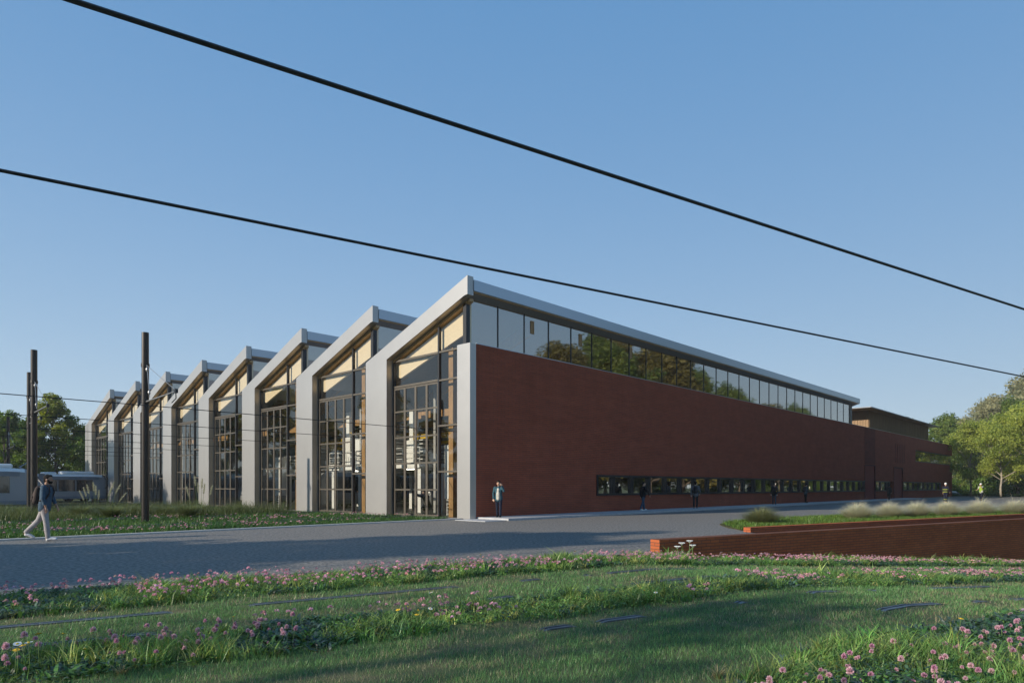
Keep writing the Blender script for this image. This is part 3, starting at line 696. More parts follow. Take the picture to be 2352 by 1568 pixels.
# ================================================================== INSIDE THE HALL
def platform(label, b0, b1, y0, y1, kk, cabs, ladder):
    """raised working platform in bay kk"""
    t = thing('work_platform', label, 'platform', A(BAY * kk, 0), ROTB, 'white work platforms inside the hall')
    DZ = 2.75
    m = MB(); m.box(b0, b1, y0, y1, DZ - 0.2, DZ); m.build('deck', M_white, t)
    for x in (b0 + 0.3, b0 + 4.3):
        for y in (y0 + 0.2, y1 - 0.2):
            m = MB(); m.box(x - 0.14, x + 0.14, y - 0.14, y + 0.14, 0.02, DZ - 0.2); m.build('support_post', M_white, t)
    m = MB()
    for y in np.arange(y0, y1 + 0.01, (y1 - y0) / 4): m.tube([(b0 + 0.05, y, DZ), (b0 + 0.05, y, DZ + 0.95)], 0.022, 6)
    for z in (0.32, 0.64, 0.95): m.tube([(b0 + 0.05, y0, DZ + z), (b0 + 0.05, y1, DZ + z)], 0.022, 6)
    for y in (y0 + 0.03, y1 - 0.03):
        for z in (0.5, 0.95): m.tube([(b0 + 0.05, y, DZ + z), (b1, y, DZ + z)], 0.022, 6)
    m.build('railing', M_white, t)
    for (x, yy, w_, d, h) in cabs:
        m = MB(); m.box(x, x + d, yy, yy + w_, DZ + 0.004, DZ + h); c = m.build('cabinet', M_white, t, bevel=0.02)
        m = MB()
        for q in range(int(h / 0.22)): m.box(x + 0.02, x + d * 0.9, yy - 0.62, yy - 0.02, DZ + 0.3 + q * 0.22, DZ + 0.35 + q * 0.22)
        m.build('louvre', M_white, c)
        m = MB(); m.box(x + 0.2, x + 0.6, yy + w_ * 0.45, yy + w_ * 0.45 + 0.35, DZ + h, DZ + h + 1.7); m.build('duct', M_white, c)
        m = MB(); m.tube([(x + 0.4, yy + w_ * 0.25, DZ + h), (x + 0.4, yy + w_ * 0.25, DZ + h + 0.35)], [0.14, 0.14], 10); m.tube([(x + 0.4, yy + w_ * 0.25, DZ + h + 0.28), (x + 0.4, yy + w_ * 0.25, DZ + h + 0.36)], 0.19, 10); m.build('valve', M_yellow, c)
    if ladder:
        x, yy = ladder
        m = MB(); m.box(x, x + 0.5, yy, yy + 0.85, 0.85, 3.6); c = m.build('stair_cabin', M_white, t, bevel=0.02)
        m = MB()
        for e in (0.16, 0.62): m.tube([(x - 0.02, yy + e, 0.02), (x - 0.02, yy + e, 0.85)], 0.03, 6)
        for q in range(5): m.tube([(x - 0.02, yy + 0.16, 0.1 + 0.17 * q), (x - 0.02, yy + 0.62, 0.1 + 0.17 * q)], 0.02, 6)
        m.build('ladder', M_white, c)
    m = MB(); m.box(b0 + 1.0, b0 + 1.08, y0 + 1.6, y0 + 2.7, DZ - 0.27, DZ - 0.215)
    m.build('strip_light', M_lamp, t)
M_lamp = bpy.data.materials.new('lit_tube'); M_lamp.use_nodes = True
_b = M_lamp.node_tree.nodes['Principled BSDF']; _b.inputs['Emission Color'].default_value = (1, .95, .85, 1); _b.inputs['Emission Strength'].default_value = 2.5
platform('white raised platform with louvred cabinets and a ladder cabin inside the first bay', 3.6, 14, 1.0, 6.6, 0, [(4.6, 5.2, 1.2, 1.4, 1.75), (4.6, 2.8, 1.0, 1.3, 1.6)], (2.0, 3.2))
platform('white raised platform with a ladder cabin and two cabinets inside the second bay', 3.2, 14, 0.3, 6.6, 1, [(3.9, 1.5, 1.1, 1.3, 1.45), (4.2, 4.6, 1.5, 1.3, 1.9)], (2.0, 2.8))
platform('white raised platform with tall cabinets and ducts inside the third bay', 3.6, 14, -1.0, 3.0, 2, [(4.1, -0.7, 1.5, 1.3, 1.8), (4.3, 1.6, 0.9, 1.3, 2.0)], None)
platform('white raised platform with one narrow cabinet inside the fourth bay', 4.0, 14, -1.0, 2.6, 3, [(4.8, -0.3, 1.1, 1.3, 1.6)], (3.0, 1.2))
for kk, b_ in ((0, 7.5), (1, 8.5), (2, 7.0), (3, 8.0)):
    m = MB(); m.box(b_, b_ + 0.3, 0.8 + BAY * kk, 6.9 + BAY * kk, 4.75, 5.05); m.box(b_ + 0.9, b_ + 1.2, 0.8 + BAY * kk, 6.9 + BAY * kk, 4.4, 4.62); m.box(b_, b_ + 1.2, 3.3 + BAY * kk, 3.9 + BAY * kk, 4.62, 4.75)
    o = m.build('overhead_crane', M_yellow); o.location = C0; o.rotation_euler = (0, 0, ROTB); tag(o, 'yellow overhead crane beam inside the %s bay' % ords[kk], 'crane', 'yellow crane beams')

# ================================================================== PEOPLE
_tmpcount = [0]
def fuse(mb, name, mats, voxel=0.011, parent=None, smooth_it=3, colorer=None):
    """closed pieces -> one continuous skin"""
    me = mb.mesh(name, mats); o = bpy.data.objects.new('fuse_tmp', me); COL.objects.link(o)
    r = o.modifiers.new('r', 'REMESH'); r.mode = 'VOXEL'; r.voxel_size = voxel; r.use_smooth_shade = True
    sm = o.modifiers.new('s', 'SMOOTH'); sm.iterations = smooth_it; sm.factor = 0.5
    dg = bpy.context.evaluated_depsgraph_get()
    me2 = bpy.data.meshes.new_from_object(o.evaluated_get(dg)); me2.name = name
    bpy.data.objects.remove(o); bpy.data.meshes.remove(me)
    me2.materials.clear()
    for m in (mats if isinstance(mats, (list, tuple)) else [mats]): me2.materials.append(m)
    return link(name, me2, parent)
def limb(mb, pts, rad, seg=10):
    for p, r in zip(pts, rad): mb.ball(p, r, seg, 6)
    mb.tube(pts, list(rad), seg)
SKINS = [mat('skin_light', (0.52, 0.32, 0.22), 0.5), mat('skin_tan', (0.36, 0.20, 0.13), 0.5)]
def person(label, loc, heading, H=1.76, L=(12, 8), Rr=(-14, 22), Larm=(12, 12, 14), Rarm=(-14, 20, 14), lean=3, yaw=0, nod=0, crouch=0.0, skin=0, shirt=(0.1, 0.1, 0.12), trousers=(0.05, 0.05, 0.07), shoes=(0.5, 0.5, 0.5), haircol=(0.02, 0.015, 0.012), hair='short', sleeve=1.0, inner=None, beard=False, helmet=None, vest=None, stripes=None, long_coat=False):
    """faces local +y; angles in degrees: legs (hip, knee), arms (shoulder swing, elbow, outward)"""
    t = thing('person', label, 'person', loc, heading)
    k = H / 1.76; V = lambda x, y, z: Vector((x, y, z)) * k
    hipz = 0.93 - crouch; ln = R(lean)
    def up(z, x=0.0, y=0.0):     # point of the torso leaned about the hips
        h = z - hipz; return Vector((x, y + h * math.sin(ln), hipz + h * math.cos(ln))) * k
    # legs
    legs = []
    for side, (hip, knee) in ((-1, L), (1, Rr)):
        a = R(hip); b = R(hip - knee)
        h = Vector((side * 0.092, 0, hipz)) * k
        kn = h + Vector((side * 0.012, math.sin(a), -math.cos(a))) * 0.44 * k
        an = kn + Vector((0, math.sin(b), -math.cos(b))) * 0.42 * k
        pitch = R(min(0, (hip - knee)) * 0.75)
        toe = an + Vector((side * 0.03, math.cos(pitch), math.sin(pitch) - 0.22)) * 0.155 * k
        legs.append((h, kn, an, toe, pitch))
    low = min(min(l[2].z - 0.075 * k, l[3].z - 0.028 * k) for l in legs); dz = Vector((0, 0, -low))
    legs = [tuple(p + dz for p in l[:4]) + (l[4],) for l in legs]
    U = lambda z, x=0.0, y=0.0: up(z, x, y) + dz
    arms = []
    for side, (sw, el, out) in ((-1, Larm), (1, Rarm)):
        a = R(sw) + ln; o_ = R(out); e = a + R(el)
        sh = U(1.40 - 0 if False else hipz + 0.47, side * 0.185)
        elb = sh + Vector((side * math.sin(o_), math.sin(a) * math.cos(o_), -math.cos(a) * math.cos(o_))) * 0.285 * k
        inw = -side * (0.42 if el > 100 else 0.10)
        d = Vector((inw, math.sin(e), -math.cos(e))); d.normalize()
        wr = elb + d * 0.25 * k
        arms.append((sh, elb, wr, d, side))
    chest = U(hipz + 0.36); neck = U(hipz + 0.535); hc = U(hipz + 0.69, 0, 0.025)
    hr = Matrix.Rotation(R(yaw), 3, 'Z') @ Matrix.Rotation(R(-nod), 3, 'X')
    b = MB()
    limb(b, [U(hipz - 0.02), U(hipz + 0.12), U(hipz + 0.28), U(hipz + 0.44), neck, U(hipz + 0.60)], [0.115 * k, 0.118 * k, 0.125 * k, 0.10 * k, 0.056 * k, 0.054 * k], 12)
    for sgn in (-1, 1): limb(b, [U(hipz + 0.36, sgn * 0.06), U(hipz + 0.46, sgn * 0.17)], [0.10 * k, 0.062 * k])
    b.ball(hc, (0.076 * k, 0.096 * k, 0.118 * k), 14, 10, rot=hr); b.ball(hc + hr @ (Vector((0, 0.030, -0.065)) * k), (0.052 * k, 0.062 * k, 0.055 * k), 12, 8, rot=hr)
    b.ball(hc + hr @ (Vector((0, 0.098, -0.022)) * k), (0.014 * k, 0.022 * k, 0.026 * k), 8, 6, rot=hr)
    for sgn in (-1, 1): b.ball(hc + hr @ (Vector((sgn * 0.078, -0.005, -0.02)) * k), (0.012 * k, 0.022 * k, 0.034 * k), 8, 6, rot=hr)
    for (h, kn, an, toe, p_) in legs:
        limb(b, [h, h.lerp(kn, .45), kn, kn.lerp(an, .35), an], [0.083 * k, 0.076 * k, 0.054 * k, 0.054 * k, 0.038 * k]); limb(b, [an + Vector((0, -0.02 * k, -0.03 * k)), toe], [0.04 * k, 0.03 * k])
    for (sh, el, wr, d, side) in arms:
        limb(b, [sh, sh.lerp(el, .5), el, el.lerp(wr, .4), wr], [0.054 * k, 0.046 * k, 0.038 * k, 0.036 * k, 0.026 * k])
        s_ = d.cross(Vector((0, 1, 0)) if abs(d.y) < 0.8 else Vector((0, 0, 1))); s_.normalize()      # across the palm
        nrm = s_.cross(d); nrm.normalize()
        if nrm.x * side > 0: nrm = -nrm                                                                # palm faces the body
        fr = nrm.cross(d); fr.normalize()
        if fr.y < 0: fr = -fr
        pc = wr + d * 0.045 * k
        for q in range(4):
            limb(b, [wr + fr * (q - 1.5) * 0.010 * k + d * .01 * k, wr + d * 0.085 * k + fr * (q - 1.5) * 0.0195 * k], [0.016 * k, 0.0115 * k], 6)
            fl = (0.072, 0.080, 0.075, 0.060)[3 - q] * k
            p0 = wr + d * 0.088 * k + fr * (q - 1.5) * 0.021 * k; p1 = p0 + (d * 0.9 + nrm * 0.35).normalized() * fl * 0.5; p2 = p1 + (d * 0.55 + nrm * 0.8).normalized() * fl * 0.5
            limb(b, [p0, p1, p2], [0.0105 * k, 0.0095 * k, 0.008 * k], 6)
        t0 = wr + d * 0.03 * k + fr * 0.028 * k; t1 = t0 + (d * 0.7 + fr * 0.7).normalized() * 0.036 * k; t2 = t1 + (d * 0.9 + nrm * 0.3).normalized() * 0.03 * k
        limb(b, [t0, t1, t2], [0.013 * k, 0.0115 * k, 0.009 * k], 6)
    fuse(b, 'body', SKINS[skin], 0.0095 * k, t, 2)
    cname = lambda n, c: mat('%s_%d_%d_%d' % ((n,) + tuple(int(255 * v) for v in c)), c, 0.85, noise=0.22, nscale=9, bump=0.35, bscale=30, spec=0.2)
    for sgn in (-1, 1):
        m = MB(); m.ball(hc + hr @ (Vector((sgn * 0.032, 0.088, 0.012)) * k), (0.012 * k, 0.007 * k, 0.007 * k), 8, 6, rot=hr); m.build('eye', M_black, t, True)
    m = MB(); m.ball(hc + hr @ (Vector((0, 0.090, -0.068)) * k), (0.024 * k, 0.008 * k, 0.006 * k), 8, 6, rot=hr); m.build('mouth', mat('lip', (0.28, 0.10, 0.08), 0.5), t, True)
    # trousers
    m = MB(); limb(m, [U(hipz + 0.07), U(hipz - 0.04)], [0.115 * k, 0.120 * k], 12)
    for sg in (-1, 1): limb(m, [U(hipz + 0.05, sg * 0.05), U(hipz - 0.05, sg * 0.075)], [0.095 * k, 0.095 * k])
    for (h, kn, an, toe, p_) in legs: limb(m, [h, h.lerp(kn, .4), kn, kn.lerp(an, .4), an + Vector((0, -0.005, 0.015)) * k], [0.098 * k, 0.092 * k, 0.070 * k, 0.068 * k, 0.060 * k])
    fuse(m, 'trousers', cname('trouser_cloth', trousers), 0.012 * k, t, 2)
    for (h, kn, an, toe, p_) in legs:
        m = MB(); hd = (toe - an); hd.z = 0; hd.normalize(); dn = Vector((0, 0, -1))
        heel = an + Vector((0, -0.03 * math.cos(p_), -0.045)) * k
        limb(m, [an + Vector((0, 0, 0.0)), heel + (toe - heel) * .12, heel.lerp(toe, .55) + Vector((0, 0, 0.012 * k)), toe + (toe - heel).normalized() * 0.03 * k], [0.046 * k, 0.048 * k, 0.047 * k, 0.036 * k]); fuse(m, 'shoe', cname('shoe', shoes), 0.011 * k, t, 2)
    # top
    m = MB(); bot = hipz - (0.30 if long_coat else 0.085)
    limb(m, [U(bot), U(hipz + 0.12), U(hipz + 0.30), U(hipz + 0.43), U(hipz + 0.505)], [0.142 * k if not long_coat else 0.16 * k, 0.140 * k, 0.148 * k, 0.118 * k, 0.074 * k], 14)
    for sgn in (-1, 1):
        limb(m, [U(bot, sgn * 0.075), U(hipz + 0.03, sgn * 0.07), U(hipz + 0.14, sgn * 0.05), U(hipz + 0.36, sgn * 0.075), U(hipz + 0.455, sgn * 0.165)], [0.120 * k, 0.124 * k, 0.118 * k, 0.118 * k, 0.078 * k])
    for (sh, el, wr, d, side) in arms:
        e2 = el.lerp(wr, 0.98 if sleeve >= 1 else max(0.05, (sleeve - .5) * 2))
        if sleeve > 0.5: limb(m, [sh, sh.lerp(el, .5), el, e2], [0.074 * k, 0.064 * k, 0.056 * k, 0.046 * k])
        else: limb(m, [sh, sh.lerp(el, .6)], [0.074 * k, 0.066 * k])
    fuse(m, 'jacket' if inner or vest is None else 'shirt', cname('top_cloth', shirt), 0.012 * k, t, 2)
    if inner:
        m = MB(); limb(m, [U(hipz - 0.04, 0, 0.070), U(hipz + 0.2, 0, 0.078), U(hipz + 0.40, 0, 0.070)], [0.104 * k, 0.096 * k, 0.072 * k]); fuse(m, 'jumper', cname('jumper', inner), 0.012 * k, t)
    if vest:
        m = MB(); limb(m, [U(hipz - 0.03), U(hipz + 0.14), U(hipz + 0.32), U(hipz + 0.44)], [0.155 * k, 0.152 * k, 0.158 * k, 0.122 * k], 14)
        for sgn in (-1, 1): limb(m, [U(hipz, sgn * 0.045), U(hipz + 0.36, sgn * 0.08), U(hipz + 0.46, sgn * 0.13)], [0.125 * k, 0.122 * k, 0.07 * k])
        fuse(m, 'safety_vest', cname('hi_vis', vest), 0.012 * k, t)
    if stripes:
        for z, r_ in ((hipz + 0.0, 0.185), (hipz + 0.22, 0.19)):
            m = MB(); pts = [U(z, math.cos(a) * r_ * 1.1, math.sin(a) * r_ * 0.92) for a in np.linspace(0, 2 * math.pi, 17)]; m.tube(pts, 0.028 * k, 6); m.build('reflective_band', cname('hi_vis', stripes), t, True)
        for (h, kn, an, toe, p_) in legs:
            m = MB(); c_ = kn.lerp(an, .55); m.tube([c_ + Vector((math.cos(a) * .08, math.sin(a) * .08, 0)) * k for a in np.linspace(0, 2 * math.pi, 13)], 0.022 * k, 6); m.build('reflective_band', cname('hi_vis', stripes), t, True)
    hm = cname('hair', haircol)
    if helmet:
        m = MB(); m.ball(hc + hr @ (Vector((0, -0.005, 0.045)) * k), (0.105 * k, 0.128 * k, 0.105 * k), 14, 10, rot=hr); m.ball(hc + hr @ (Vector((0, 0.07, 0.03)) * k), (0.085 * k, 0.10 * k, 0.012 * k), 12, 6, rot=hr)
        fuse(m, 'helmet', cname('helmet', helmet), 0.010 * k, t)
    if hair == 'short' or hair == 'full':
        m = MB(); m.ball(hc + hr @ (Vector((0, -0.022, 0.034)) * k), (0.087 * k, 0.098 * k, 0.100 * k), 14, 10, rot=hr); m.ball(hc + hr @ (Vector((0, -0.055, -0.02)) * k), (0.075 * k, 0.062 * k, 0.085 * k), 12, 8, rot=hr)
        m.ball(hc + hr @ (Vector((0, 0.045, 0.085)) * k), (0.066 * k, 0.055 * k, 0.034 * k), 10, 6, rot=hr)
        if hair == 'full':
            for q in range(9):
                a = q * 0.7; m.ball(hc + hr @ (Vector((math.cos(a) * .05, math.sin(a) * .06 - .01, 0.085 + .012 * math.sin(q * 2.1))) * k), (.044 * k, .046 * k, .040 * k), 8, 6)
        fuse(m, 'hair', hm, 0.010 * k, t)
    if beard:
        m = MB(); m.ball(hc + hr @ (Vector((0, 0.045, -0.082)) * k), (0.056 * k, 0.056 * k, 0.045 * k), 12, 8, rot=hr)
        for sgn in (-1, 1): m.ball(hc + hr @ (Vector((sgn * 0.06, 0.025, -0.05)) * k), (0.02 * k, 0.04 * k, 0.05 * k), 8, 6, rot=hr)
        fuse(m, 'beard', hm, 0.010 * k, t)
    t['hc'] = 0
    del t['hc']
    return t, U, hipz, k, arms
def backpack(label, P, U, hipz, col, back=-0.20, sx=0.15, h0=0.06, h1=0.50):
    t, k = P, 1.0
    o = thing('backpack', label, 'backpack', t.location, t.rotation_euler.z)
    m = MB(); limb(m, [U(hipz + h0 + .06, 0, back), U(hipz + (h0 + h1) / 2, 0, back - .01), U(hipz + h1 - .06, 0, back + .02)], [0.09, 0.10, 0.08], 12)
    for sg in (-1, 1): limb(m, [U(hipz + h0 + .05, sg * (sx - .09), back), U(hipz + h1 - .08, sg * (sx - .10), back + .02)], [0.08, 0.075])
    fuse(m, 'bag', mat('bag_%d' % int(col[0] * 999), col, 0.8, noise=0.2, nscale=8), 0.012, o)
    m = MB(); limb(m, [U(hipz + h0 + .07, -0.05, back - .075), U(hipz + h0 + .09, 0.05, back - .075)], [0.055, 0.055]); limb(m, [U(hipz + h0 + .17, -0.05, back - .08), U(hipz + h0 + .15, 0.05, back - .08)], [0.05, 0.05]); fuse(m, 'front_pocket', mat('bag_%d' % int(col[0] * 999), col), 0.012, o)
    for sg in (-1, 1):
        m = MB(); pts = [U(hipz + 0.47, sg * .10, -.12), U(hipz + 0.545, sg * .105, -.02), U(hipz + 0.50, sg * .115, .10), U(hipz + 0.34, sg * .14, .14), U(hipz + 0.18, sg * .165, .08), U(hipz + 0.12, sg * .16, -.08)]
        m.tube(pts, 0.020, 6); m.build('strap', mat('bag_%d' % int(col[0] * 999), col), o, True)
def face_to(v): return math.atan2(-v[0], v[1])      # heading so that local +y looks along v
P, U, hz, k_, ar = person('bearded man in denim shirt and pale jeans walking along the kerb with a backpack', (-12.62, 18.1, 0.02), face_to((0.97, 0.24)), 1.80, L=(-25, 16), Rr=(9, 3), Larm=(6, 16, 7), Rarm=(-6, 16, 7), lean=5, yaw=-8, nod=-3, skin=1,
    shirt=(0.06, 0.10, 0.145), trousers=(0.36, 0.335, 0.335), shoes=(0.62, 0.62, 0.64), haircol=(0.014, 0.012, 0.012), sleeve=0.80, beard=True)
backpack('dark brown backpack on the back of the walking bearded man', P, U, hz, (0.035, 0.022, 0.018))
P, U, hz, k_, ar = person('man in teal jacket and cream jumper phoning beside the corner pillar', A(-0.70, 1.12, 0.10), face_to((-0.25, -1.0)), 1.66, L=(6, 3), Rr=(-7, 6), Larm=(52, 116, 26), Rarm=(4, 8, 14), lean=1, nod=8, yaw=8, shirt=(0.035, 0.085, 0.11), inner=(0.50, 0.48, 0.42), trousers=(0.014, 0.018, 0.035), shoes=(0.015, 0.015, 0.015), hair='full')
ph_ = MB(); ph_.box(-0.006, 0.006, -0.035, 0.035, -0.07, 0.07); o = ph_.build('mobile_phone', M_black, bevel=0.004)
wv = Matrix.Rotation(P.rotation_euler.z, 4, 'Z') @ (ar[0][2] + ar[0][3] * 0.09); o.location = P.location + wv; o.rotation_euler = (0.2, 0.2, P.rotation_euler.z); tag(o, 'black mobile phone held to the ear of the man by the corner pillar', 'phone')
person('man in black hoodie, blue jeans and white trainers walking past the ribbon window', A(-0.84, 12.9, 0.1), face_to(A(-0.5, 1) - A(0, 0)), 1.68, L=(10, 2), Rr=(-10, 12), Larm=(-12, 10, 14), Rarm=(22, 12, 20), lean=2, yaw=-25, shirt=(0.012, 0.012, 0.015), trousers=(0.03, 0.065, 0.11), shoes=(0.6, 0.65, 0.65))
P, U, hz, k_, ar = person('man in grey top seen from behind, wearing a black backpack', A(-0.95, 18.9, 0.1), face_to(A(0.55, 1) - A(0, 0)), 1.74, L=(-8, 2), Rr=(5, 4), Larm=(-4, 6, 20), Rarm=(6, 40, 22), shirt=(0.11, 0.125, 0.14), trousers=(0.014, 0.014, 0.018), shoes=(0.02, 0.02, 0.02))
backpack('black backpack on the man in the grey top', P, U, hz, (0.012, 0.012, 0.014))
person('man in black jacket and grey trousers walking towards the camera by the wall', A(-0.9, 31.6, 0.1), face_to((-0.4, -1)), 1.64, L=(9, 4), Rr=(-9, 12), Larm=(-5, 8, 16), Rarm=(6, 8, 16), shirt=(0.012, 0.013, 0.016), trousers=(0.05, 0.06, 0.075), shoes=(0.02, 0.02, 0.02))
P, U, hz, k_, ar = person('man in grey-blue shirt and black trousers looking at his phone, with a black bag', A(-0.6, 39.1, 0.1), face_to((1, 0.25)), 1.66, L=(3, 2), Rr=(-3, 2), Larm=(20, 75, 8), Rarm=(22, 80, 8), nod=16, shirt=(0.07, 0.09, 0.10), trousers=(0.012, 0.012, 0.014), shoes=(0.012, 0.012, 0.012))
backpack('black backpack on the man looking at his phone', P, U, hz, (0.0125, 0.012, 0.012))
person('dark figure in olive coat walking to the glazed door between the red doors', A(-1.4, 61.8, 0.01), face_to(A(0, 1) - A(0, 0)), 1.72, L=(8, 3), Rr=(-8, 10), shirt=(0.035, 0.035, 0.028), trousers=(0.045, 0.04, 0.032), shoes=(0.02, 0.02, 0.02), long_coat=True)
person('worker in navy overalls with yellow bands and a white helmet', (41.4, 64.0, 0.01), face_to((0.8, 0.6)), 1.86, L=(4, 2), Rr=(-5, 4), Larm=(-6, 20, 14), Rarm=(10, 30, 14), shirt=(0.012, 0.014, 0.03), trousers=(0.012, 0.014, 0.03), shoes=(0.5, 0.42, 0.05), helmet=(0.75, 0.75, 0.74), stripes=(0.40, 0.45, 0.06), hair=None)
person('worker in yellow safety vest with white helmet facing the other worker', (50.7, 72.4, 0.01), face_to((-0.9, -0.3)), 1.86, L=(4, 2), Rr=(-4, 3), Larm=(60, 80, 14), Rarm=(18, 50, 12), shirt=(0.4, 0.42, 0.38), sleeve=0.5, vest=(0.27, 0.38, 0.05), trousers=(0.012, 0.014, 0.025), shoes=(0.03, 0.03, 0.03), helmet=(0.75, 0.75, 0.74), hair=None, haircol=(0.35, 0.09, 0.02), beard=True)
person('man in black jacket and blue jeans reaching out behind the glass of the second bay', A(14.0, 4.0, 0.02), face_to(dL), 1.76, L=(6, 2), Rr=(-6, 8), Larm=(35, 45, 10), Rarm=(38, 40, 10), shirt=(0.02, 0.02, 0.022), trousers=(0.10, 0.15, 0.24), shoes=(0.1, 0.1, 0.1))
person('worker in dark clothes crouching behind the folding doors of the first bay', A(5.4, 2.0, 0.02), face_to(A(-0.3, -1) - A(0, 0)), 1.72, L=(92, 125), Rr=(62, 128), Larm=(60, 30, 8), Rarm=(66, 20, 6), lean=28, crouch=0.42, shirt=(0.03, 0.032, 0.04), trousers=(0.02, 0.022, 0.03), shoes=(0.02, 0.02, 0.02))
person('dark figure standing behind the folding doors of the second bay', A(11.9, 4.0, 0.02), face_to(A(0.6, -1) - A(0, 0)), 1.74, L=(3, 2), Rr=(-3, 2), shirt=(0.015, 0.015, 0.018), trousers=(0.015, 0.015, 0.018), shoes=(0.02, 0.02, 0.02))

# ================================================================== TREES
def make_tree(h, crown_r, clear, nleaf, leaf, col, col2, nl=14, flat_=1.0, clump=0.16, seed=1, bark=None, trunk_r=None, airy=0.5, pal=0.22):
    r = random.Random(seed); g = np.random.default_rng(seed)
    m = MB(); tips = []
    tr = trunk_r or h * 0.017
    tp = [Vector((0, 0, 0))]
    for q in range(1, 7): tp.append(tp[-1] + Vector((r.uniform(-.02, .02) * h, r.uniform(-.02, .02) * h, h * 0.88 / 6)))
    m.tube(tp, [tr * (1 - .14 * q) for q in range(7)], 8)
    for q in range(nl):
        u = clear + (0.97 - clear) * (q + r.random() * .7) / nl
        f = u * 0.88 * h / (h * 0.88) * 6; i = min(5, int(f)); p0 = tp[i].lerp(tp[i + 1], f - i)
        az = q * 2.4 + r.uniform(-.4, .4)
        w_ = math.sin(math.pi * min(1, (u - clear) / (1.02 - clear) * 0.78 + 0.22)) ** 0.8
        ln_ = crown_r * (0.35 + 0.75 * w_) * r.uniform(.8, 1.15)
        el = R(18 + 55 * ((u - clear) / (1 - clear)) + r.uniform(-8, 8))
        d = Vector((math.cos(az) * math.cos(el), math.sin(az) * math.cos(el), math.sin(el)))
        p1 = p0 + d * ln_ * .5 + Vector((0, 0, .03 * h)); p2 = p0 + d * ln_ + Vector((0, 0, -.02 * h))
        rr = tr * (1 - .75 * u) * .6
        m.tube([p0, p1, p2], [rr, rr * .65, rr * .25], 5)
        tips += [p2, p1.lerp(p2, .5)]
        for s_ in range(4):
            v = r.uniform(.3, .95); b0 = p0.lerp(p1, v * 2) if v < .5 else p1.lerp(p2, v * 2 - 1)
            dd = (d + Vector((r.uniform(-1, 1), r.uniform(-1, 1), r.uniform(-.2, .9)))).normalized()
            b1 = b0 + dd * ln_ * r.uniform(.25, .5)
            m.tube([b0, b1], [rr * .4, rr * .12], 4); tips.append(b1)
    tips.append(tp[-1] + Vector((0, 0, h * .07)))
    tips = [t_ for t_ in tips if r.random() > airy * .25]
    tv = np.array([tuple(t_) for t_ in tips]); nc = len(tv)
    csz = g.uniform(.65, 1.35, nc) * clump * crown_r * 2
    ci = g.choice(nc, nleaf, p=csz ** 2 / (csz ** 2).sum())
    dv = g.normal(size=(nleaf, 3)); dv /= np.linalg.norm(dv, axis=1)[:, None]
    rad = csz[ci] * g.random(nleaf) ** 0.45
    P = tv[ci] + dv * rad[:, None] * np.array([1, 1, .72 * flat_])
    P[:, 2] = np.maximum(P[:, 2], clear * h * .55)
    ok = P[:, 2] > 0.2; P = P[ok]; ci = ci[ok]; dv = dv[ok]; n = len(P)
    nrm = dv * .8 + g.normal(size=(n, 3)) * .7 + np.array([0, 0, .45]); nrm /= np.linalg.norm(nrm, axis=1)[:, None]
    a = g.normal(size=(n, 3)); a -= nrm * (a * nrm).sum(1)[:, None]; a /= np.linalg.norm(a, axis=1)[:, None]; b = np.cross(nrm, a)
    sz = leaf * g.uniform(.6, 1.35, n)
    V = np.stack([P - a * sz[:, None], P - b * sz[:, None] * .52, P + a * sz[:, None], P + b * sz[:, None] * .52], 1)
    cc = np.array([g.random() for _ in range(nc)])[ci]
    mixv = np.clip(cc * .7 + g.random(n) * .5 - .1, 0, 1)[:, None]
    C = np.array(col)[None] * (1 - mixv) + np.array(col2)[None] * mixv; C *= (1 + g.normal(0, pal * .5, (n, 1)))
    C = np.clip(C, .008, .8)
    F = np.arange(n * 4).reshape(n, 4)
    crown = np_mesh('crown', V.reshape(-1, 3), [F], M_leaf, np.repeat(C, 4, 0))
    return m.mesh('trunk', bark or M_bark, True), crown
def plant_tree(meshes, x, y, label, rz=0.0, s=1.0, group=None, z=None, sz=None):
    t = thing('tree', label, 'tree', (x, y, (float(HL(x, y)) if z is None else z) - 0.05), rz, group); t.scale = (s, s, sz or s)
    link('trunk', meshes[0], t); link('crown', meshes[1], t); return t
G1, G2 = (0.06, 0.12, 0.02), (0.15, 0.23, 0.04)
Y1, Y2 = (0.18, 0.24, 0.04), (0.36, 0.39, 0.08)
B1, B2 = (0.18, 0.20, 0.10), (0.36, 0.33, 0.17)  # far backdrop leaves, lightened in colour to stand in for haze
tA = make_tree(12.8, 3.3, .10, 20000, .155, G1, (0.26, 0.28, 0.03), 20, seed=3, airy=.75, clump=.13)
tB = make_tree(9.6, 3.1, .15, 13000, .15, G1, G2, 16, seed=5, airy=.7, clump=.13)
tC = make_tree(14.5, 3.9, .12, 18000, .17, (0.085, 0.14, 0.03), (0.20, 0.25, 0.058), 24, seed=8, clump=.14)
tD = make_tree(9.0, 3.4, .24, 12000, .13, Y1, Y2, 16, seed=12, airy=.8, clump=.14, bark=M_pbark)
tE = make_tree(23.0, 6.8, .10, 18000, .30, B1, B2, 22, seed=15, airy=.6, clump=.17)
tF = make_tree(11.0, 3.0, .26, 12000, .16, G1, G2, 18, seed=21, airy=.9, clump=.14)      # sparse roadside kind
tG = make_tree(15.0, 4.5, .12, 13000, .24, (0.095, 0.13, 0.034), (0.20, 0.22, 0.055), 20, seed=25, clump=.16)
tI = make_tree(11.5, 3.2, .30, 1700, .15, G1, G2, 16, seed=77, airy=1.6, clump=.2)
tK = make_tree(17.0, 4.8, .08, 17000, .24, (0.10, 0.10, 0.03), (0.24, 0.21, 0.06), 22, seed=81, airy=.7, clump=.15)
tH = make_tree(3.4, 2.1, .02, 6000, .12, G1, G2, 12, seed=31, clump=.2)
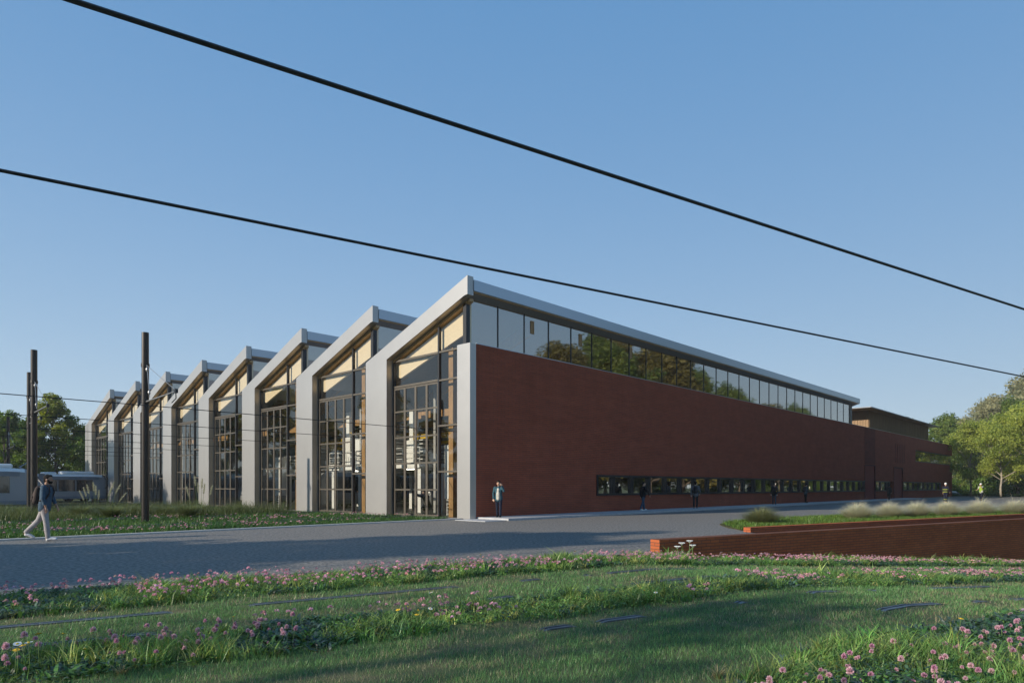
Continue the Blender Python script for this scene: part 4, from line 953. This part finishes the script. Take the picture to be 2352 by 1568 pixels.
# beyond the yard, left
plant_tree(tA, -57.0, 84.0, 'tall airy green tree beyond the trams, just left of the farthest bay', 0.4)
plant_tree(tB, -60.5, 80.0, 'rounded green tree beyond the trams at the left edge, cut by the photo edge', 1.2)
plant_tree(tB, -66.5, 92.0, 'smaller dark tree between the two green trees beyond the trams', 2.5, 1.0)
plant_tree(tG, -80.0, 99.0, 'dense dark tree behind the masts at the far left', 0.8, .72)
for q, (x, y, s_) in enumerate(((-58.5, 88, 1.0), (-63, 86, 1.2), (-68, 85, 1.25), (-54.0, 86, 1.1), (-72, 92, 1.4), (-51.5, 84, .9))):
    t = thing('shrub', 'dark green shrub in the screen behind the far trams', 'shrub', (x, y, 0), q * 1.3, 'shrubs behind the far trams'); t.scale = (s_ * 1.5, s_ * 1.5, s_ * 1.9)
    link('stem', tH[0], t); link('foliage', tH[1], t)
# right, behind and beside the building
plant_tree(tC, 81.0, 125.0, 'full green tree rising right behind the far end of the brick building', 0.0, 1.12)
plant_tree(tG, 93.0, 134.0, 'green tree just right of the tree behind the brick building', 1.0, .85)
plant_tree(tD, 67.5, 92.5, 'young pale-green tree with slim trunk, behind the worker in the yellow vest', 0.3, 1.0)
plant_tree(tD, 72.5, 94.0, 'young yellow-green tree with pale trunk at the right edge, nearest the road', 2.1, 1.18)
plant_tree(tC, 84.5, 112.0, 'taller full green tree behind the young pale-green trees at the right edge', 2.0, 1.2)
plant_tree(tD, 70.5, 103.0, 'pale-green tree filling the gap left of the young tree with the pale trunk', 4.0, 1.15)
plant_tree(tD, 79.0, 103.0, 'tall pale-green tree behind the young tree at the right edge', 5.0, 1.5)
back_trees = [(112, 168, 1.0), (124, 172, 1.12), (134, 170, 1.3), (146, 178, 1.45), (120, 150, .95), (104, 152, .8), (128, 148, 1.2), (139, 160, 1.35), (112, 140, .7), (152, 168, 1.7), (118, 136, 1.05), (130, 158, 1.5), (109, 128, .8)]
for q, (x, y, s_) in enumerate(back_trees):
    plant_tree(tE if q % 3 else tG, x, y, 'brownish green tree in the tall wooded backdrop at the right', q * 1.7, s_ * (1.0 if q % 3 else 1.35), 'trees of the wooded backdrop', z=-2.2)
plant_tree(tG, 100.5, 175.0, 'pale distant treetop peeping over the timber penthouse roof', 0.5, 1.42, z=-2.2)
for q, (x, y, s_) in enumerate(((78, 120, 1.1), (84, 119, 1.25), (90, 120, 1.5), (96, 121, 1.4), (88, 116, 1.0), (103, 128, 1.7), (111, 132, 1.9), (95, 112, 1.2), (87, 107, .9))):
    t = thing('shrub', 'dark shrub in the undergrowth below the trees at the right', 'shrub', (x, y, float(HL(x, y))), q * 1.1, 'shrubs below the right-hand trees'); t.scale = (s_ * 1.2, s_ * 1.2, s_)
    link('stem', tH[0], t); link('foliage', tH[1], t)
# along the road to the right (mirrored in the clerestory) and along the track behind (shading the lawn)
for q, (x, y, s_) in enumerate(((42, 41.5, 1.0), (38, 19, 1.0), (46, 46.5, 1.12), (49, 52, .95), (53, 57, 1.1), (59, 67, .9), (66, 76, .8), (50, 42.5, .9), (74, 84, .85), (56, 49, 1.25), (60, 56, 1.2), (64, 63, 1.1), (53, 47, 1.1))):
    plant_tree((tK, tK, tC)[q % 3], x, y, 'roadside tree facing the long brick wall across the road', q * 2.2, s_ * (1.15 if q % 3 == 2 else 1), 'roadside trees facing the brick wall', z=0)
for q in range(20):
    x = 37 + q * 2.6; y = 26 + q * 4.0 + 2 * math.sin(q * 2.3)
    t = thing('shrub', 'roadside shrub facing the long brick wall across the road', 'shrub', (x, y, 0), q * 1.1, 'roadside shrubs facing the brick wall'); t.scale = (1.1, 1.1, .9 + .2 * (q % 3))
    link('stem', tH[0], t); link('foliage', tH[1], t)
for q, (x, y, s_) in enumerate(((-53, 35, .80), (-56, 41.5, .86), (-55, 48, .74), (-58, 55, .9), (-60, 62, .84))):
    plant_tree((tA, tG)[q % 2], x, y, 'tree at the side of the yard, facing the glazed front', q * 1.9, s_, 'trees facing the glazed front', z=0)
shade = [(-16, 15.9, .96, 0), (-11, 17.6, .85, 0), (-24, 14.4, .9, 0), (-23, 21.0, .72, 0), (-17, 19.6, .62, 0), (-19, 23.4, .5, 0), (-21, 6.3, .95, 1), (-26, 0.4, .95, 1), (-17, -2.2, .9, 1), (-24, -5.0, 1.1, 1), (-38, 2.0, 1.2, 1)]
for q, (s_, n_, sc_, v_) in enumerate(shade):
    p = S(s_, n_); plant_tree((tF, tI)[v_], p.x, p.y, 'sparse tree beside the grassed track behind the viewpoint', q * 1.3, sc_, 'trees beside the grassed track', z=0)

# ================================================================== GRASS AND PLANTS
def in_view(x, y, m=0.95): return (y > 3.6) & (np.abs(x) < m * y + 0.6)
# lawn
def lawn_points(n):
    y = 4.0 + rng.random(n) * 0; u = rng.random(n)
    Y = (4.0 ** .5 + u * (24 ** .5 - 4.0 ** .5)) ** 2
    X = (rng.random(n) * 2.1 - 1) * 1.05 * Y
    return X, Y
X, Y = lawn_points(600000)
s_ = X * T.x + Y * T.y; n_ = X * N.x + Y * N.y
keep = ((n_ > 3.2) | (n_ < .8)) & (n_ < 9.6) & ((n_ < 6.1) | (n_ > 7.15))
bare = vnoise(s_, n_ * 2.2, .55, 3) * .65 + vnoise(s_, n_, 2.4, 4) * .35
for rn in RAILS:
    dn = np.abs(n_ - rn - .02); gapn = rail_open(s_, rn)
    keep &= ~((dn < .09) & (gapn > .59)); keep &= ~((dn < .16) & (n_ < rn) & (gapn > .60) & (rng.random(len(X)) < .8))
    bare = np.where((dn < .3) & (gapn > .52), bare + .10, bare)
keep &= ~((bare > .66) & (rng.random(len(X)) < .72))
X, Y, s_, n_, bare = X[keep], Y[keep], s_[keep], n_[keep], bare[keep]
n = len(X); Z = HW(X, Y)
hh = rng.uniform(.022, .058, n) * (0.75 + .5 * vnoise(X, Y, 1.3, 8)); wd = .0035 * (Y / 5) ** .75
dry = (rng.random(n) < np.clip((bare - .43) * 1.8, .03, .7))
cc = np.where(dry[:, None], vary((0.36, 0.32, 0.19), n, .2), vary((0.14, 0.275, 0.095), n, .28))
v, f, c = blades(np.stack([X, Y, Z], 1), hh, wd, hh * rng.uniform(.2, .9, n), rng.random(n) * 6.28, cc, k=1)
tag(link('lawn_grass', np_mesh('lawn_grass', v, f, M_grass, c)), kind='stuff')

# flower strips
def strip_pts(n, smin, smax, nmin, nmax):
    s = rng.uniform(smin, smax, n); q = rng.uniform(nmin, nmax, n); P = T.x * s + N.x * q, T.y * s + N.y * q
    return s, q, P[0], P[1]
def n1max(s): return np.where(s < 10.3, 11.5 - np.clip(s + 6, 0, 17) * .045, 10.78)
parts = []; leafparts = []
for (cnt, a, b, lo, hi, hs) in ((12500, -11, 34, 9.25, 11.5, (.09, .21)), (6500, -7, 30, 5.9, 7.35, (.10, .22)), (7000, 1.6, 13, .5, 3.62, (.09, .22))):
    s, q, X, Y = strip_pts(cnt, a, b, lo, hi)
    ok = in_view(X, Y) & ((lo < 9) | (q < n1max(s)))
    edge = vnoise(s, q * 0, 1.1, int(lo * 7)); 
    if lo > 9: ok &= q > 9.25 + edge * .25
    elif lo > 5: ok &= (q > 5.95 + edge * .3) & (q < 7.3 - edge * .25)
    else: ok &= q < 3.3 + edge * .45 - np.clip(5.5 - s, 0, 3) * .12
    s, q, X, Y = s[ok], q[ok], X[ok], Y[ok]
    typ = vnoise(s, q, 1.25, 21) + rng.normal(0, .12, len(s))
    isleaf = typ > (.66 if lo > 5 else .56)
    # grass tufts
    tx, ty = X[~isleaf], Y[~isleaf]; nb = 14
    hgt = rng.uniform(*hs, len(tx)) * (.35 + 1.1 * vnoise(tx, ty, 1.6, 33)) * np.where(rng.random(len(tx)) < .07, 1.5, 1)
    px = np.repeat(tx, nb) + rng.normal(0, .035, len(tx) * nb); py = np.repeat(ty, nb) + rng.normal(0, .035, len(tx) * nb)
    h_ = np.repeat(hgt, nb) * rng.uniform(.45, 1.15, len(px)); tcol = np.repeat(vary((0.15, 0.27, 0.075), len(tx), .28), nb, 0)
    yel = np.repeat(rng.random(len(tx)) < .28, nb); tcol[yel] = tcol[yel] * np.array([2.1, 1.45, 1.5])
    wdt = np.maximum(.0065, .0012 * py)
    parts.append(blades(np.stack([px, py, HW(px, py)], 1), h_, wdt * rng.uniform(.8, 2.0, len(px)), h_ * rng.uniform(.25, 1.35, len(px)), rng.random(len(px)) * 6.28, tcol * rng.uniform(.8, 1.2, (len(px), 1)), k=2, droop=1.15))
    # rosettes of broad blue-green leaves
    tx, ty = X[isleaf], Y[isleaf]; nb = 11
    px = np.repeat(tx, nb) + rng.normal(0, .05, len(tx) * nb); py = np.repeat(ty, nb) + rng.normal(0, .05, len(tx) * nb)
    h_ = np.repeat(rng.uniform(.04, .12, len(tx)), nb) * rng.uniform(.4, 1.25, len(px)); ln_ = rng.uniform(.05, .13, len(px))
    blu = np.repeat(rng.random(len(tx)) < .5, nb)[:, None]
    tcol = np.where(blu, vary((0.09, 0.14, 0.11), len(px), .2), vary((0.09, 0.19, 0.055), len(px), .25))
    leafparts.append(blades(np.stack([px, py, HW(px, py) + .01], 1), h_, rng.uniform(.016, .040, len(px)), ln_, rng.random(len(px)) * 6.28, tcol, k=4, prof='leaf', droop=1.35))
for (cnt, a, b, lo, hi) in ((52000, -11, 30, 9.3, 11.5), (30000, -7, 26, 5.95, 7.3), (26000, 1.6, 12, .5, 3.5)):     # small clover leaves between the tufts
    s, q, X, Y = strip_pts(cnt, a, b, lo, hi)
    ok = in_view(X, Y) & ((lo < 9) | (q < n1max(s) - .03))
    if lo < 5: ok &= q < 3.35 - np.clip(5.5 - s, 0, 3) * .12
    X, Y = X[ok], Y[ok]; n = len(X); zz = rng.uniform(.02, .10, n) * (.4 + vnoise(X, Y, 1.4, 77))
    wl_ = rng.uniform(.014, .030, n) * np.maximum(1, Y / 11)
    dkl = vnoise(X, Y, 1.7, 78) > .42
    cc = np.where(dkl[:, None], vary((0.065, 0.125, 0.06), n, .25), vary((0.15, 0.27, 0.06), n, .25))
    leafparts.append(blades(np.stack([X, Y, HW(X, Y) + zz], 1), rng.uniform(.0, .02, n), wl_, wl_ * rng.uniform(.9, 1.6, n), rng.random(n) * 6.28, cc, k=2, prof='leaf'))
v, f, c = merge(parts); tag(link('meadow_grass', np_mesh('meadow_grass', v, f, M_grass, c)), kind='stuff')
v, f, c = merge(leafparts); tag(link('leafy_groundcover', np_mesh('leafy_groundcover', v, f, M_grass, c)), kind='stuff')

# pink pompom flowers
def pom_mesh(seed, h, lean, r=.030, npet=190, hue=0.5):
    g = np.random.default_rng(seed)
    st = MB(); top = Vector((lean, 0, h)); st.tube([(0, 0, -.01), (lean * .3, 0, h * .55), tuple(top)], [.0032, .0028, .0024], 5)
    d = g.normal(size=(npet, 3)); d /= np.linalg.norm(d, axis=1)[:, None]; d = d[d[:, 2] > -.62]; n = len(d)
    a = g.normal(size=(n, 3)); a -= d * (a * d).sum(1)[:, None]; a /= np.linalg.norm(a, axis=1)[:, None]; b = np.cross(d, a)
    r1 = r * g.uniform(.82, 1.1, n)[:, None]; c0 = np.array(top)[None] + np.array([0, 0, r * .5])
    w_ = r * .115
    V = np.stack([c0 + d * r * .25 - a * w_ * .4, c0 + d * r * .25 + a * w_ * .4, c0 + d * r1 * .8 + a * w_ + b * w_ * .3, c0 + d * r1 + b * w_ * .2, c0 + d * r1 * .8 - a * w_ + b * w_ * .3], 1)
    base = np.array([0.56, 0.20, 0.36]) * (1 - hue) + np.array([0.78, 0.50, 0.54]) * hue
    C = np.repeat(base[None] * g.uniform(.75, 1.25, (n, 1)), 5, 0); C[3::5] = C[3::5] * .45 + .55 * np.array([.85, .70, .70]); C[0::5] *= .7; C[1::5] *= .7
    F = np.arange(n * 5).reshape(n, 5)
    hd = np_mesh('flower_head', V.reshape(-1, 3), [F], M_pink, np.clip(C, 0, .95))
    return st.mesh('pink_flower', M_stem, True), hd
POM = [pom_mesh(60 + q, .085 + .018 * (q % 5), (.02, -.015, .03, 0)[q % 4], r=.0205 + .0025 * (q % 3), hue=(.15, .5, .85)[q % 3]) for q in range(9)]
fl = []
for (cnt, a, b, lo, hi, thr) in ((4200, -11, 32, 9.3, 11.45, .44), (1500, -7, 28, 6.05, 7.2, .48), (900, 1.8, 12, .5, 3.5, .34)):
    s, q, X, Y = strip_pts(cnt, a, b, lo, hi)
    ok = in_view(X, Y, .80) & ((lo < 9) | (q < n1max(s) - .05)) & (vnoise(s, q, .9, 5) > thr)
    if lo < 5: ok &= q < 3.2 - np.clip(5.5 - s, 0, 3) * .12
    fl += [(float(y), float(x)) for x, y in zip(X[ok], Y[ok])]
fl.sort()
for q, (y, x) in enumerate(fl[:300]):
    st, hd = POM[q % 9]
    o = link('pink_flower', st); o.location = (x, y, float(HW(x, y))); o.rotation_euler = (random.uniform(-.12, .12), random.uniform(-.12, .12), random.random() * 6.28); sc_ = random.uniform(.62, 1.2); o.scale = (sc_, sc_, sc_ * random.uniform(.9, 1.3))
    tag(o, 'pink pompom flower on a thin green stem in the planting strips', 'flower', 'pink flowers of the planting strips')
    link('flower_head', hd, o)
rest = fl[300:]
def pink_dots(pts, r0, name, zadd):
    n = len(pts); P = np.array(pts); d = rng.normal(size=(n, 16, 3)); d /= np.linalg.norm(d, axis=2)[:, :, None]; d[:, :, 2] = np.abs(d[:, :, 2]) * 1.0 - .2
    a = np.cross(d, rng.normal(size=(n, 16, 3))); a /= np.linalg.norm(a, axis=2)[:, :, None]
    r = (r0 * rng.uniform(.75, 1.25, n))[:, None, None]; c0 = P[:, None, :]
    V = np.stack([c0 + d * r * .2, c0 + d * r * .8 + a * r * .45, c0 + d * r, c0 + d * r * .8 - a * r * .45], 2).reshape(-1, 3)
    C = np.repeat(vary((0.62, 0.37, 0.42), n, .2), 64, 0)
    return tag(link(name, np_mesh(name, V, [np.arange(n * 64).reshape(-1, 4)], M_pink, C)), kind='stuff')
pts = [(x, y, float(HW(x, y)) + random.uniform(.12, .2)) for y, x in rest]
if pts: pink_dots(pts, .027, 'far_pink_flowers', 0)

# daisies and yellow flowers, one by one
def at_h(x, y, h): Zd = 1539 * (CAMH - h) / (y - 1118); return Vector(((x - 1176) / 1539 * Zd, Zd, 0))
def daisy(px, py, h, colm, label, cat='daisy', r=.026, grp=None):
    p = at_h(px, py, h); z0 = float(HW(p.x, p.y))
    t = thing('white_daisy' if colm is M_wht else 'yellow_daisy', label, cat, (p.x, p.y, z0), random.random() * 6, grp)
    ln = random.uniform(-.03, .03); m = MB(); m.tube([(ln, ln, -.01), (ln * .6, 0, h * .5), (0, 0, h - .003)], [.0035, .003, .0026], 5); m.build('stem', M_stem, t, True)
    m = MB(); tilt = Matrix.Rotation(random.uniform(-.3, .3), 3, 'X') @ Matrix.Rotation(random.uniform(.0, .35), 3, 'Y')
    for q in range(16):
        a = q * math.pi / 8; c_, s2 = math.cos(a), math.sin(a)
        P_ = [(.3 * r, -.10 * r), (.8 * r, -.17 * r), (r, 0), (.8 * r, .17 * r), (.3 * r, .10 * r)]
        m.face([tuple(tilt @ Vector((u * c_ - w2 * s2, u * s2 + w2 * c_, .12 * u)) + Vector((0, 0, h))) for u, w2 in P_])
    m.build('petals', colm, t)
    m = MB(); m.ball((0, 0, h + .004), (.34 * r, .34 * r, .2 * r), 10, 6); m.build('flower_centre', M_yel, t, True)
wl = ['white daisy with a yellow centre standing tall at the lower left edge', 'white daisy seen edge-on beside the tall daisy at lower left', 'white daisy above the middle flower strip, left of centre', 'white daisy in the middle strip beside two yellow flowers', 'white daisy low in the lawn left of centre', 'white daisy on a long stem against the road', 'white daisy in the middle flower strip right of centre']
for l_, (x, y, h) in zip(wl, ((66, 1475, .30), (40, 1478, .28), (937, 1393, .20), (988, 1397, .20), (990, 1360, .06), (1104, 1273, .26), (1506, 1360, .17))): daisy(x, y, h, M_wht, l_, r=.030 if h > .25 else .026)
yl = ['yellow daisy with a long bent stem, right of the tall white daisy', 'yellow daisy seen edge-on above the white daisy at lower left', 'yellow daisy just below the tall white daisy', 'yellow daisy at the very lower left corner among pink flowers', 'yellow daisy low in the strip at lower left', 'yellow daisy alone on a thin stem before the lawn', 'yellow daisy in the middle strip, nearest of three', 'yellow daisy in the middle strip left of the white daisy', 'yellow daisy in the middle strip, highest of three', 'yellow daisy among pink flowers at the lower right', 'yellow daisy at the edge of the middle strip right of centre']
for l_, (x, y, h) in zip(yl, ((145, 1455, .30), (88, 1455, .30), (52, 1482, .25), (37, 1492, .22), (196, 1490, .12), (537, 1416, .20), (957, 1411, .17), (914, 1400, .20), (961, 1401, .2), (2207, 1420, .22), (1480, 1355, .17))): daisy(x, y, h, M_yel, l_)
for q, (x, y) in enumerate(((1555, 1255), (1565, 1247), (1583, 1242), (1590, 1252))):
    p = S(0, 0); Zd = 13.3; p = Vector(((x - 1176) / 1539 * Zd, Zd, 0)); h = CAMH - (y - 1118) / 1539 * Zd; z0 = float(HW(p.x, p.y))
    t = thing('umbel_flower', ('short white umbel flower before the brick wall, leftmost of four', 'white umbel flower before the brick wall, second of four', 'tallest white umbel flower before the brick wall', 'white umbel flower before the brick wall, rightmost of four')[q], 'wild flower', (p.x, p.y, z0), 0, 'umbel flowers before the brick wall')
    m = MB(); m.tube([(0, 0, -.02), (.01, 0, h - z0)], [.007, .005], 6); m.build('stem', M_stem, t)
    m = MB()
    for a in range(8): m.tube([(.01, 0, h - z0 - .03), (.01 + .05 * math.cos(a * .785), .05 * math.sin(a * .785), h - z0 + .005)], .003, 4); m.ball((.01 + .05 * math.cos(a * .785), .05 * math.sin(a * .785), h - z0 + .008), (.018, .018, .008), 6, 4)
    m.build('flower_head', M_wht, t)
# pale striped tufts
def tuft(name, label, cat, p, n, h, spread, col, tip, wd, grp=None, k=3, droop=1.3):
    az = rng.random(n) * 6.28; rr = spread * .25 * rng.random(n)
    P = np.stack([np.cos(az) * rr, np.sin(az) * rr, np.zeros(n)], 1); hs = h * rng.uniform(.55, 1.1, n)
    v, f, c = blades(P, hs, wd * rng.uniform(.7, 1.3, n), spread * rng.uniform(.4, 1.1, n), az + rng.normal(0, .4, n), vary(col, n, .2), k=k, droop=droop, tipcol=vary(tip, n, .15))
    o = link(name, np_mesh(name, v, f, M_grass, c)); o.location = p; return tag(o, label, cat, grp)
for (x, y, l_) in ((640, 1505, 'pale straw-coloured tuft of strap leaves below the middle strip'), (277, 1548, 'pale straw-coloured tuft of strap leaves at the lower left'), (302, 1515, 'small dry tuft of strap leaves above a larger pale tuft'), (575, 1496, 'small dry brownish tuft beside the pale tuft of strap leaves'), (1650, 1556, 'yellowish tuft of strap leaves at the bottom edge right of centre'), (2345, 1395, 'tall bright tuft of grass at the right edge by the flowers')):
    p = at_h(x, y, 0); p.z = float(HW(p.x, p.y)); tuft('striped_tuft', l_, 'grass tuft', p, 46, .10 if y < 1550 else .13, .13, (0.16, 0.17, 0.06), (0.42, 0.37, 0.20), .009, 'pale leafy tufts')

# yard on the left: low cover, flower rows, tall grasses, plumes
n = 90000; a_ = .8 + rng.random(n) ** 1.5 * 26; b_ = -.5 - rng.random(n) * 36
gap = (np.abs(((a_ - .75) % 3.65) - 3.45) < .17)
X = C0.x + dL.x * a_ + dR.x * b_; Y = C0.y + dL.y * a_ + dR.y * b_
ok = in_view(X, Y, .80) & ~gap; X, Y, a_ = X[ok], Y[ok], a_[ok]; n = len(X)
hh = rng.uniform(.06, .20, n) * (.6 + .8 * vnoise(X, Y, .9, 41))
cc = vary((0.07, 0.15, 0.03), n, .25); dk = vnoise(X, Y, 1.1, 44) > .6; cc[dk] *= np.array([.6, .75, .85])
v, f, c = blades(np.stack([X, Y, np.full(n, .01)], 1), hh, rng.uniform(.012, .03, n), hh * rng.uniform(.2, 1.2, n), rng.random(n) * 6.28, cc, k=2)
tag(link('yard_groundcover', np_mesh('yard_groundcover', v, f, M_grass, c)), kind='stuff')
n = 2000; a_ = .8 + rng.random(n) ** 1.3 * 11; b_ = -.6 - rng.random(n) * 34
X = C0.x + dL.x * a_ + dR.x * b_; Y = C0.y + dL.y * a_ + dR.y * b_
ok = in_view(X, Y, .80) & (vnoise(a_ * 2, b_, .55, 52) > .45) & (np.abs(((a_ - .75) % 3.65) - 3.45) > .25); X, Y = X[ok], Y[ok]
pink_dots([(x, y, random.uniform(.12, .2)) for x, y in zip(X, Y)], .036, 'yard_pink_flowers', 0)
n = 46000; a_ = 11.0 + rng.random(n) * 13; b_ = -2.5 - rng.random(n) * 27
msk = vnoise(a_, b_, .42, 61) + vnoise(a_, b_, 1.3, 62) * .4
ok = msk > .62; a_, b_, msk = a_[ok], b_[ok], msk[ok]
X = C0.x + dL.x * a_ + dR.x * b_; Y = C0.y + dL.y * a_ + dR.y * b_; ok = in_view(X, Y, .80); X, Y, msk = X[ok], Y[ok], msk[ok]; n = len(X)
hh = rng.uniform(.4, .9, n) * np.clip(msk * 1.5 - .35, .3, 1.25)
v, f, c = blades(np.stack([X, Y, np.zeros(n)], 1), hh, rng.uniform(.010, .02, n), hh * rng.uniform(.3, .9, n), rng.random(n) * 6.28, vary((0.085, 0.125, 0.035), n, .22), k=3, droop=1.2, tipcol=vary((0.14, 0.165, 0.06), n, .2))
tag(link('tall_grass', np_mesh('tall_grass', v, f, M_grass, c)), kind='stuff')
def plumes(label, px, Zd, tops, base_h=.75):
    x = (px - 1176) / 1539 * Zd; t = thing('pampas_grass', label, 'pampas grass', (x, Zd, 0), 0, 'plumed pampas grasses')
    o = tuft('foliage', None, None, (0, 0, 0), 700, base_h, .7, (0.075, 0.115, 0.035), (0.16, 0.18, 0.07), .010, k=3); o.parent = t
    for (tx, ty) in tops:
        dx = (tx - px) / 1539 * Zd; hz_ = CAMH - (ty - 1118) / 1539 * Zd
        n = 520; u = rng.random(n); ax = dx * (.45 + .55 * (u * .35 + .65)); 
        z = hz_ - .48 * (1 - u); cx = dx * (.62 + .38 * (z / hz_) ** 2)
        wv_ = .055 * np.sin(np.pi * (0.08 + .9 * u)) * (.6 + .5 * np.sin(u * 23 + tx)) ; ang = rng.random(n) * 6.28; dy = rng.normal(0, .03)
        P = np.stack([cx + np.cos(ang) * wv_ * rng.random(n), np.sin(ang) * wv_ * rng.random(n) + dy, z], 1)
        v, f, c = blades(P, rng.uniform(.04, .09, n), np.full(n, .007), rng.uniform(.02, .07, n), ang, vary((0.50, 0.50, 0.36), n, .12), k=1)
        st = MB(); st.tube([(dx * .55, dy, 0), (dx * .70, dy, hz_ * .5), (dx * (.62 + .38 * ((hz_ - .25) / hz_) ** 2), dy, hz_ - .25)], .007, 5)
        link('plume', np_mesh('plume', v, f, M_grass, c), t); st.build('plume_stalk', M_stem, t)
plumes('feathery pale plumes rising from tall grass before the far bays, left of the lone mast', 222, 36.0, ((182, 1128), (192, 1120), (199, 1114), (213, 1108), (221, 1116), (228, 1126), (262, 1108), (256, 1120), (279, 1112), (290, 1132)))
plumes('feathery pale plumes right of the lone mast before the middle bays', 458, 33.5, ((428, 1118), (447, 1094), (455, 1110), (464, 1100), (470, 1112), (488, 1116)), .8)
for (px, Zd, hh_, l_) in ((430, 31.5, .85, 'rounded green ornamental grass mound just right of the lone mast'), (385, 33.0, .7, 'smaller green grass mound beside the lone mast'), (255, 31.0, .8, 'rounded green grass mound right of the walking man'), (185, 32.5, .75, 'green grass mound directly right of the walking man'), (25, 31.0, .8, 'green grass mound at the left edge behind the flower strips'), (530, 35.0, .7, 'low green grass mound before the third and fourth bays'), (310, 34.0, .7, 'green grass mound left of the lone mast')):
    tuft('ornamental_grass', l_, 'ornamental grass', ((px - 1176) / 1539 * Zd, Zd, 0), 1500, hh_, .95, (0.10, 0.155, 0.05), (0.20, 0.23, 0.09), .012, 'grass mounds in the yard', k=4, droop=1.3)
# bed behind the rear wall
bed = [S(18.3, 14.42), S(19.2, 16.0), S(20.5, 17.5), S(23.5, 18.8), S(34, 20.0), S(60, 20.8), S(110, 20.8), S(110, 14.42)]
m = MB(); m.prism_z([(p.x, p.y) for p in bed], -.05, .055); tag(m.build('planting_bed', M_soil), kind='structure')
n = 60000; s_ = 18.4 + rng.random(n) ** 1.3 * 42; n_ = 14.45 + rng.random(n) * 6.2
ok = (n_ < np.interp(s_, [18.3, 19.2, 20.5, 23.5, 34, 60], [14.8, 15.9, 17.4, 18.7, 19.9, 20.7])); s_, n_ = s_[ok], n_[ok]
X = T.x * s_ + N.x * n_; Y = T.y * s_ + N.y * n_; n = len(X); hh = rng.uniform(.05, .17, n) * (.5 + vnoise(X, Y, 1.2, 71))
v, f, c = blades(np.stack([X, Y, np.full(n, .05)], 1), hh, rng.uniform(.012, .028, n), hh * rng.uniform(.2, 1.2, n), rng.random(n) * 6.28, vary((0.115, 0.19, 0.035), n, .25), k=2)
tag(link('bed_groundcover', np_mesh('bed_groundcover', v, f, M_grass, c)), kind='stuff')
def fountain(px, Zd, rad, h, label, straw):
    x = (px - 1176) / 1539 * Zd
    h *= 1.28; n = 3600; az = rng.random(n) * 6.28; q_ = rng.random(n) ** .6; rr = rad * .34 * q_
    wind = .25 * rad
    P = np.stack([np.cos(az) * rr * 1.2, np.sin(az) * rr, np.zeros(n)], 1)
    hs = h * (1.12 - .62 * q_) * rng.uniform(.62, 1.12, n); le = rad * (.22 + .5 * q_) * rng.uniform(.6, 1.25, n)
    stray = rng.random(n) < .05; hs[stray] *= 1.3
    v, f, c = blades(P, hs, rng.uniform(.006, .012, n), le * 1.25, az + rng.normal(0, .6, n), vary((0.17, 0.21, 0.075), n, .25), k=4, droop=1.22, tipcol=vary(straw, n, .16))
    v[:, 0] += wind * (np.clip(v[:, 2], 0, None) / h) ** 2 * .6
    o = link('fountain_grass', np_mesh('fountain_grass', v, f, M_grass, c)); o.location = (x, Zd, .05); tag(o, label, 'fountain grass', 'fountain grasses in the bed')
fountain(1748, 26.0, .95, .62, 'round green fountain grass standing apart at the left end of the bed', (0.26, 0.26, 0.12))
for px, Zd, rad, h, l_ in ((1968, 29.5, .95, .72, 'straw-tipped fountain grass, second from the left end of the bed'), (2040, 31.0, 1.0, .70, 'pale fountain grass just below the dark figure by the red doors'), (2103, 31.8, .95, .72, 'pale fountain grass just left of the worker in navy'), (2172, 33.0, .95, .72, 'pale fountain grass directly below the worker in navy'), (2250, 34.0, 1.05, .76, 'pale fountain grass directly below the worker in the yellow vest'), (2330, 35.0, 1.05, .74, 'pale fountain grass at the right edge of the photo')):
    fountain(px, Zd, rad, h, l_, (0.78, 0.72, 0.52))
# low hedge planting where the road ends
n = 16000; a_ = 4 - rng.random(n) * 44; b_ = 105.6 + rng.random(n) * 1.8
X = C0.x + dL.x * a_ + dR.x * b_; Y = C0.y + dL.y * a_ + dR.y * b_; hh = rng.uniform(.15, .5, n)
v, f, c = blades(np.stack([X, Y, HL(X, Y)], 1), hh, rng.uniform(.04, .10, n), hh * .5, rng.random(n) * 6.28, vary((0.05, 0.10, 0.025), n, .25), k=2)
tag(link('verge_planting', np_mesh('verge_planting', v, f, M_grass, c)), kind='stuff')

# ================================================================== AIR
m = MB(); m.box(-160, 330, -70, 320, -6.5, 45)
hz_m = bpy.data.materials.new('thin_haze'); hz_m.use_nodes = True; t_ = hz_m.node_tree; t_.nodes.clear()
pv = t_.nodes.new('ShaderNodeVolumePrincipled'); pv.inputs['Density'].default_value = 0.0004; pv.inputs['Color'].default_value = (0.96, 0.96, 0.96, 1); pv.inputs['Anisotropy'].default_value = 0.2
mo = t_.nodes.new('ShaderNodeOutputMaterial'); t_.links.new(pv.outputs[0], mo.inputs['Volume'])
tag(m.build('haze', hz_m), kind='stuff')
